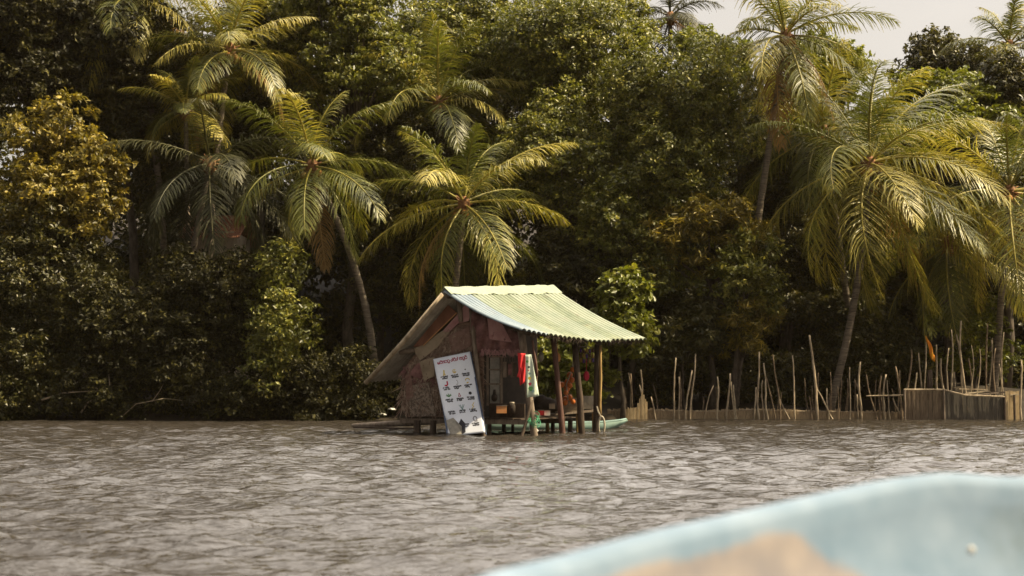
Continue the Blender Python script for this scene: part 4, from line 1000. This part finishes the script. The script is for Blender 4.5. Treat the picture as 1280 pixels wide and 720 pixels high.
m_ = MB(); slats(m_, xz(1179.5, 49.3), xz(1256, 49.3), 49.24, 49.2, lambda x: zt(X2(x)), .08); tag(m_.build('screen', M['screen_dark'], en), 'dark front screen')
m_ = MB(); slats(m_, xz(1257, 49.3), xz(1284, 49.3), 49.2, 50.2, lambda x: .98, .09); tag(m_.build('screen', M['woven_pale'], en), 'end screen, coloured paler as its sunlit side')  # sunlight on the end face is put into the paler cane
for px in (1131, 1180, 1256, 1268):
    m_ = MB(); m_.tube([[xz(px, 49.15), 49.15, -.6], [xz(px, 49.15), 49.15, zt(px) + .03]], .04, 7); m_.build('corner_pole', M['wood_dark'] if px > 1200 else M['wood'], en)
m_ = MB(); m_.tube([at(1130, 487, 49.2), at(1181, 487, 49.15)], .03, 7); m_.tube([at(1179, 487, 49.2), at(1206, 494, 49.1), at(1256, 496, 49.1)], .03, 7); m_.build('top_rail', M['bamboo'], en)
for i, (x0, y0, x1, y1, D, lb) in enumerate(((1198, 486, 1234, 487, 49.8, 'pale plank lying highest on the enclosure'), (1200, 493, 1235, 489, 49.6, 'plank sloping up to the right on the enclosure'), (1210, 495, 1248, 491, 49.4, 'plank under the sloping one on the enclosure'), (1225, 491, 1268, 490, 49.9, 'dark plank toward the back of the enclosure'), (1236, 496, 1272, 493, 49.5, 'sunlit plank by the right corner of the enclosure'), (1186, 490, 1212, 493, 49.5, 'short plank at the dip of the enclosure rail'))):
    m_ = MB(); m_.board(at(x0, y0, D), at(x1, y1, D + .1), .16, .04)
    tag(m_.build('loose_plank', [M['bamboo'], M['stake_c'], M['wood'], M['wood_dark'], M['stake_c'], M['wood']][i], origin=at(x0, y0, D)), lb, 'plank', 'loose planks on top of the enclosure')
M['flag'] = mat('flag_cloth', (.80, .42, .03), (.78, .20, .03), scale=1.6, rough=.7)
V = []; F = []
for j in range(13):
    v = j / 12; wv = 1.2 + 4.2 * math.sin(math.pi * min(1, v * .95 + .03)) ** .8 + (2 if v > .7 else 0); xc = 1156.5 + 8 * v
    for i in range(5): V.append(at(xc + wv * (i / 4), 420 + 31 * v + (i - 2) * .6, 50.2) + [0, .05 * math.sin(i * 2 + j * .8), 0])
for j in range(12):
    for i in range(4): a = j * 5 + i; F.append((a, a + 1, a + 6, a + 5))
o = link_mesh('flag', V, F, M['flag'], origin=at(1158, 425, 50.2), smooth=True); o.modifiers.new('t', 'SOLIDIFY').thickness = .006
tag(o, 'small yellow and orange flag drooping from a thin stake over the enclosure', 'flag')

# ------------------------------------------------------------------ thin warm haze, added to lift the dark tones
m = bpy.data.materials.new('lift_haze'); m.use_nodes = True; t = m.node_tree; t.nodes.clear()
o_ = t.nodes.new('ShaderNodeOutputMaterial'); v_ = t.nodes.new('ShaderNodeVolumePrincipled')
v_.inputs['Color'].default_value = (1, .80, .60, 1); v_.inputs['Density'].default_value = .00009; v_.inputs['Anisotropy'].default_value = .2
t.links.new(v_.outputs[0], o_.inputs['Volume'])
m_ = MB(); m_.box([0, 100, 14], [420, 0, 0], [0, 420, 0], [0, 0, 17])
tag(m_.build('haze', m), 'faint warm haze added to lift the dark tones', 'haze', kind='stuff')

# ------------------------------------------------------------------ near boat, lower right
m, t, b = node_mat('weathered_boat_paint')
a_ = t.nodes.new('ShaderNodeAttribute'); a_.attribute_name = 'wear'
tcx = t.nodes.new('ShaderNodeTexCoord'); n1 = t.nodes.new('ShaderNodeTexNoise'); n1.inputs['Scale'].default_value = 6; n1.inputs['Detail'].default_value = 8
t.links.new(tcx.outputs['Object'], n1.inputs['Vector'])
r1 = t.nodes.new('ShaderNodeValToRGB'); r1.color_ramp.elements[0].position = .3; r1.color_ramp.elements[0].color = (.11, .165, .225, 1); r1.color_ramp.elements[1].position = .7; r1.color_ramp.elements[1].color = (.18, .235, .30, 1)
t.links.new(n1.outputs['Fac'], r1.inputs['Fac'])
r2 = t.nodes.new('ShaderNodeValToRGB'); r2.color_ramp.elements[0].position = .3; r2.color_ramp.elements[0].color = (.16, .148, .155, 1); r2.color_ramp.elements[1].position = .7; r2.color_ramp.elements[1].color = (.255, .22, .20, 1)
t.links.new(n1.outputs['Fac'], r2.inputs['Fac'])
mth = t.nodes.new('ShaderNodeMath'); mth.operation = 'MULTIPLY_ADD'; mth.inputs[1].default_value = .9; mth.inputs[2].default_value = -.45
t.links.new(n1.outputs['Fac'], mth.inputs[0]); ad = t.nodes.new('ShaderNodeMath'); ad.operation = 'ADD'; t.links.new(a_.outputs['Fac'], ad.inputs[0]); t.links.new(mth.outputs[0], ad.inputs[1])
rm = t.nodes.new('ShaderNodeValToRGB'); rm.color_ramp.elements[0].position = .30; rm.color_ramp.elements[1].position = .66; t.links.new(ad.outputs[0], rm.inputs['Fac'])
mx1 = t.nodes.new('ShaderNodeMix'); mx1.data_type = 'RGBA'; t.links.new(rm.outputs[0], mx1.inputs['Factor']); t.links.new(r1.outputs[0], mx1.inputs[6]); t.links.new(r2.outputs[0], mx1.inputs[7])
a2 = t.nodes.new('ShaderNodeAttribute'); a2.attribute_name = 'mould'
n2 = t.nodes.new('ShaderNodeTexNoise'); n2.inputs['Scale'].default_value = 7; n2.inputs['Detail'].default_value = 6; t.links.new(tcx.outputs['Object'], n2.inputs['Vector'])
ml = t.nodes.new('ShaderNodeMath'); ml.operation = 'MULTIPLY'; t.links.new(a2.outputs['Fac'], ml.inputs[0]); t.links.new(n2.outputs['Fac'], ml.inputs[1])
rq = t.nodes.new('ShaderNodeValToRGB'); rq.color_ramp.elements[0].position = .25; rq.color_ramp.elements[1].position = .75; rq.color_ramp.elements[1].color = (.75, .75, .75, 1); t.links.new(ml.outputs[0], rq.inputs['Fac'])
mx2 = t.nodes.new('ShaderNodeMix'); mx2.data_type = 'RGBA'; t.links.new(rq.outputs[0], mx2.inputs['Factor']); t.links.new(mx1.outputs[2], mx2.inputs[6]); mx2.inputs[7].default_value = (.045, .065, .055, 1)
t.links.new(mx2.outputs[2], b.inputs['Base Color']); b.inputs['Roughness'].default_value = .75; b.inputs['Specular IOR Level'].default_value = .25
M['boat_paint'] = m
bt = thing('river_boat', 'near blurred pale blue boat with a worn beige inside, lower right corner', 'boat', (1.5, 3.4, 0))
edge = [(-3.4, -1.2, .80), (-2.2, .6, .84), (-1.0, 2.2, .92)] + [tuple(at(*q)) for q in ((560, 745, 3.0), (630, 722, 3.15), (700, 705, 3.3), (813, 674, 3.5), (900, 654, 3.67), (1000, 631, 3.86), (1066, 616, 4.0), (1120, 605, 4.1), (1185, 598, 4.2), (1285, 602, 4.3))] + [(1.95, 4.38, 1.215), (2.4, 4.36, 1.27), (2.95, 4.2, 1.34), (3.5, 3.85, 1.42)]
def spline(P, n):
    P = [np.array(p) for p in P]; P = [2 * P[0] - P[1]] + P + [2 * P[-1] - P[-2]]; out = []
    for i in range(1, len(P) - 2):
        for k in range(n):
            t_ = k / n; a, b_, c, d = P[i - 1], P[i], P[i + 1], P[i + 2]
            out.append(.5 * ((2 * b_) + (-a + c) * t_ + (2 * a - 5 * b_ + 4 * c - d) * t_ ** 2 + (-a + 3 * b_ - 3 * c + d) * t_ ** 3))
    out.append(P[-2]); return out
rim = spline(edge, 6)
V = []; F = []; wear = []; mould = []; nk = 22; nR = len(rim)
for i, p in enumerate(rim):
    d = nrm(rim[min(i + 1, nR - 1)] - rim[max(i - 1, 0)]); inn = nrm(np.array([d[1], -d[0], 0])); 
    px = 640 + p[0] / p[1] * FP if p[1] > 2.5 else -999
    # section: outside bottom -> outside top -> rim -> inside wall -> floor
    sec = [(-.42, -1.35), (-.34, -1.0), (-.20, -.6), (-.10, -.25), (-.06, -.08), (-.055, -.01), (-.03, .012), (.0, .016), (.03, .006), (.045, -.02)]
    for s_ in np.linspace(0.05, 1, nk - 10): sec.append((.045 + .55 * s_ ** 1.5, -.02 - .85 * s_ ** .9))
    for j, (o_, z) in enumerate(sec):
        V.append(p + inn * o_ + [0, 0, z])
        if j <= 9: wv_ = 0; mo_ = 0
        else:
            dp = -z
            # worn area starts under the rim; its top edge drops away towards the bow
            start = .035 if px < 960 else .035 + (px - 960) / 140 * .30
            wv_ = max(0, min(1, .5 + (dp - start) * 9)) if px < 1120 else 0
            if px > 1040: wv_ *= max(0, 1 - (px - 1040) / 80)
            mo_ = max(0, min(1, (px - 1120) / 130)) * max(0, 1 - abs(dp - .16) / .20) * 1.2
        wear.append(wv_); mould.append(mo_)
ns = len(sec)
for i in range(nR - 1):
    for j in range(ns - 1): a = i * ns + j; F.append((a, a + 1, a + ns + 1, a + ns))
o = link_mesh('hull_side', V, F, M['boat_paint'], bt, smooth=True)
for nm, vals in (('wear', wear), ('mould', mould)):
    q = o.data.attributes.new(nm, 'FLOAT', 'POINT'); q.data.foreach_set('value', np.array(vals, dtype=np.float32))
# opposite side and bow, outside the picture but part of the boat
V = []; F = []
for i, p in enumerate(rim):
    f = i / (nR - 1); wdt = 1.75 * math.sin(math.pi * min(.96, .35 + .62 * f)) + .12 * (f < .95)
    d = nrm(rim[min(i + 1, nR - 1)] - rim[max(i - 1, 0)]); inn = nrm(np.array([d[1], -d[0], 0]))
    q = p + inn * (wdt + .3)
    V += [p + inn * .58 + [0, 0, -.86], q - inn * .45 + [0, 0, -.9], q - inn * .05 + [0, 0, -.15], q + [0, 0, -.02], q + inn * .06 + [0, 0, -.04], q + [0, 0, -.5], q - inn * .3 + [0, 0, -1.3]]
for i in range(nR - 1):
    for j in range(6): a = i * 7 + j; F.append((a, a + 1, a + 8, a + 7))
link_mesh('hull_floor', V, F, M['boat_paint'], bt, smooth=True)
m_ = MB(); c = at(1214, 688, 3.93); m_.ball(c, .011, sc=(1, .6, 1.1)); m_.build('bolt', M['white'], bt, smooth=True)
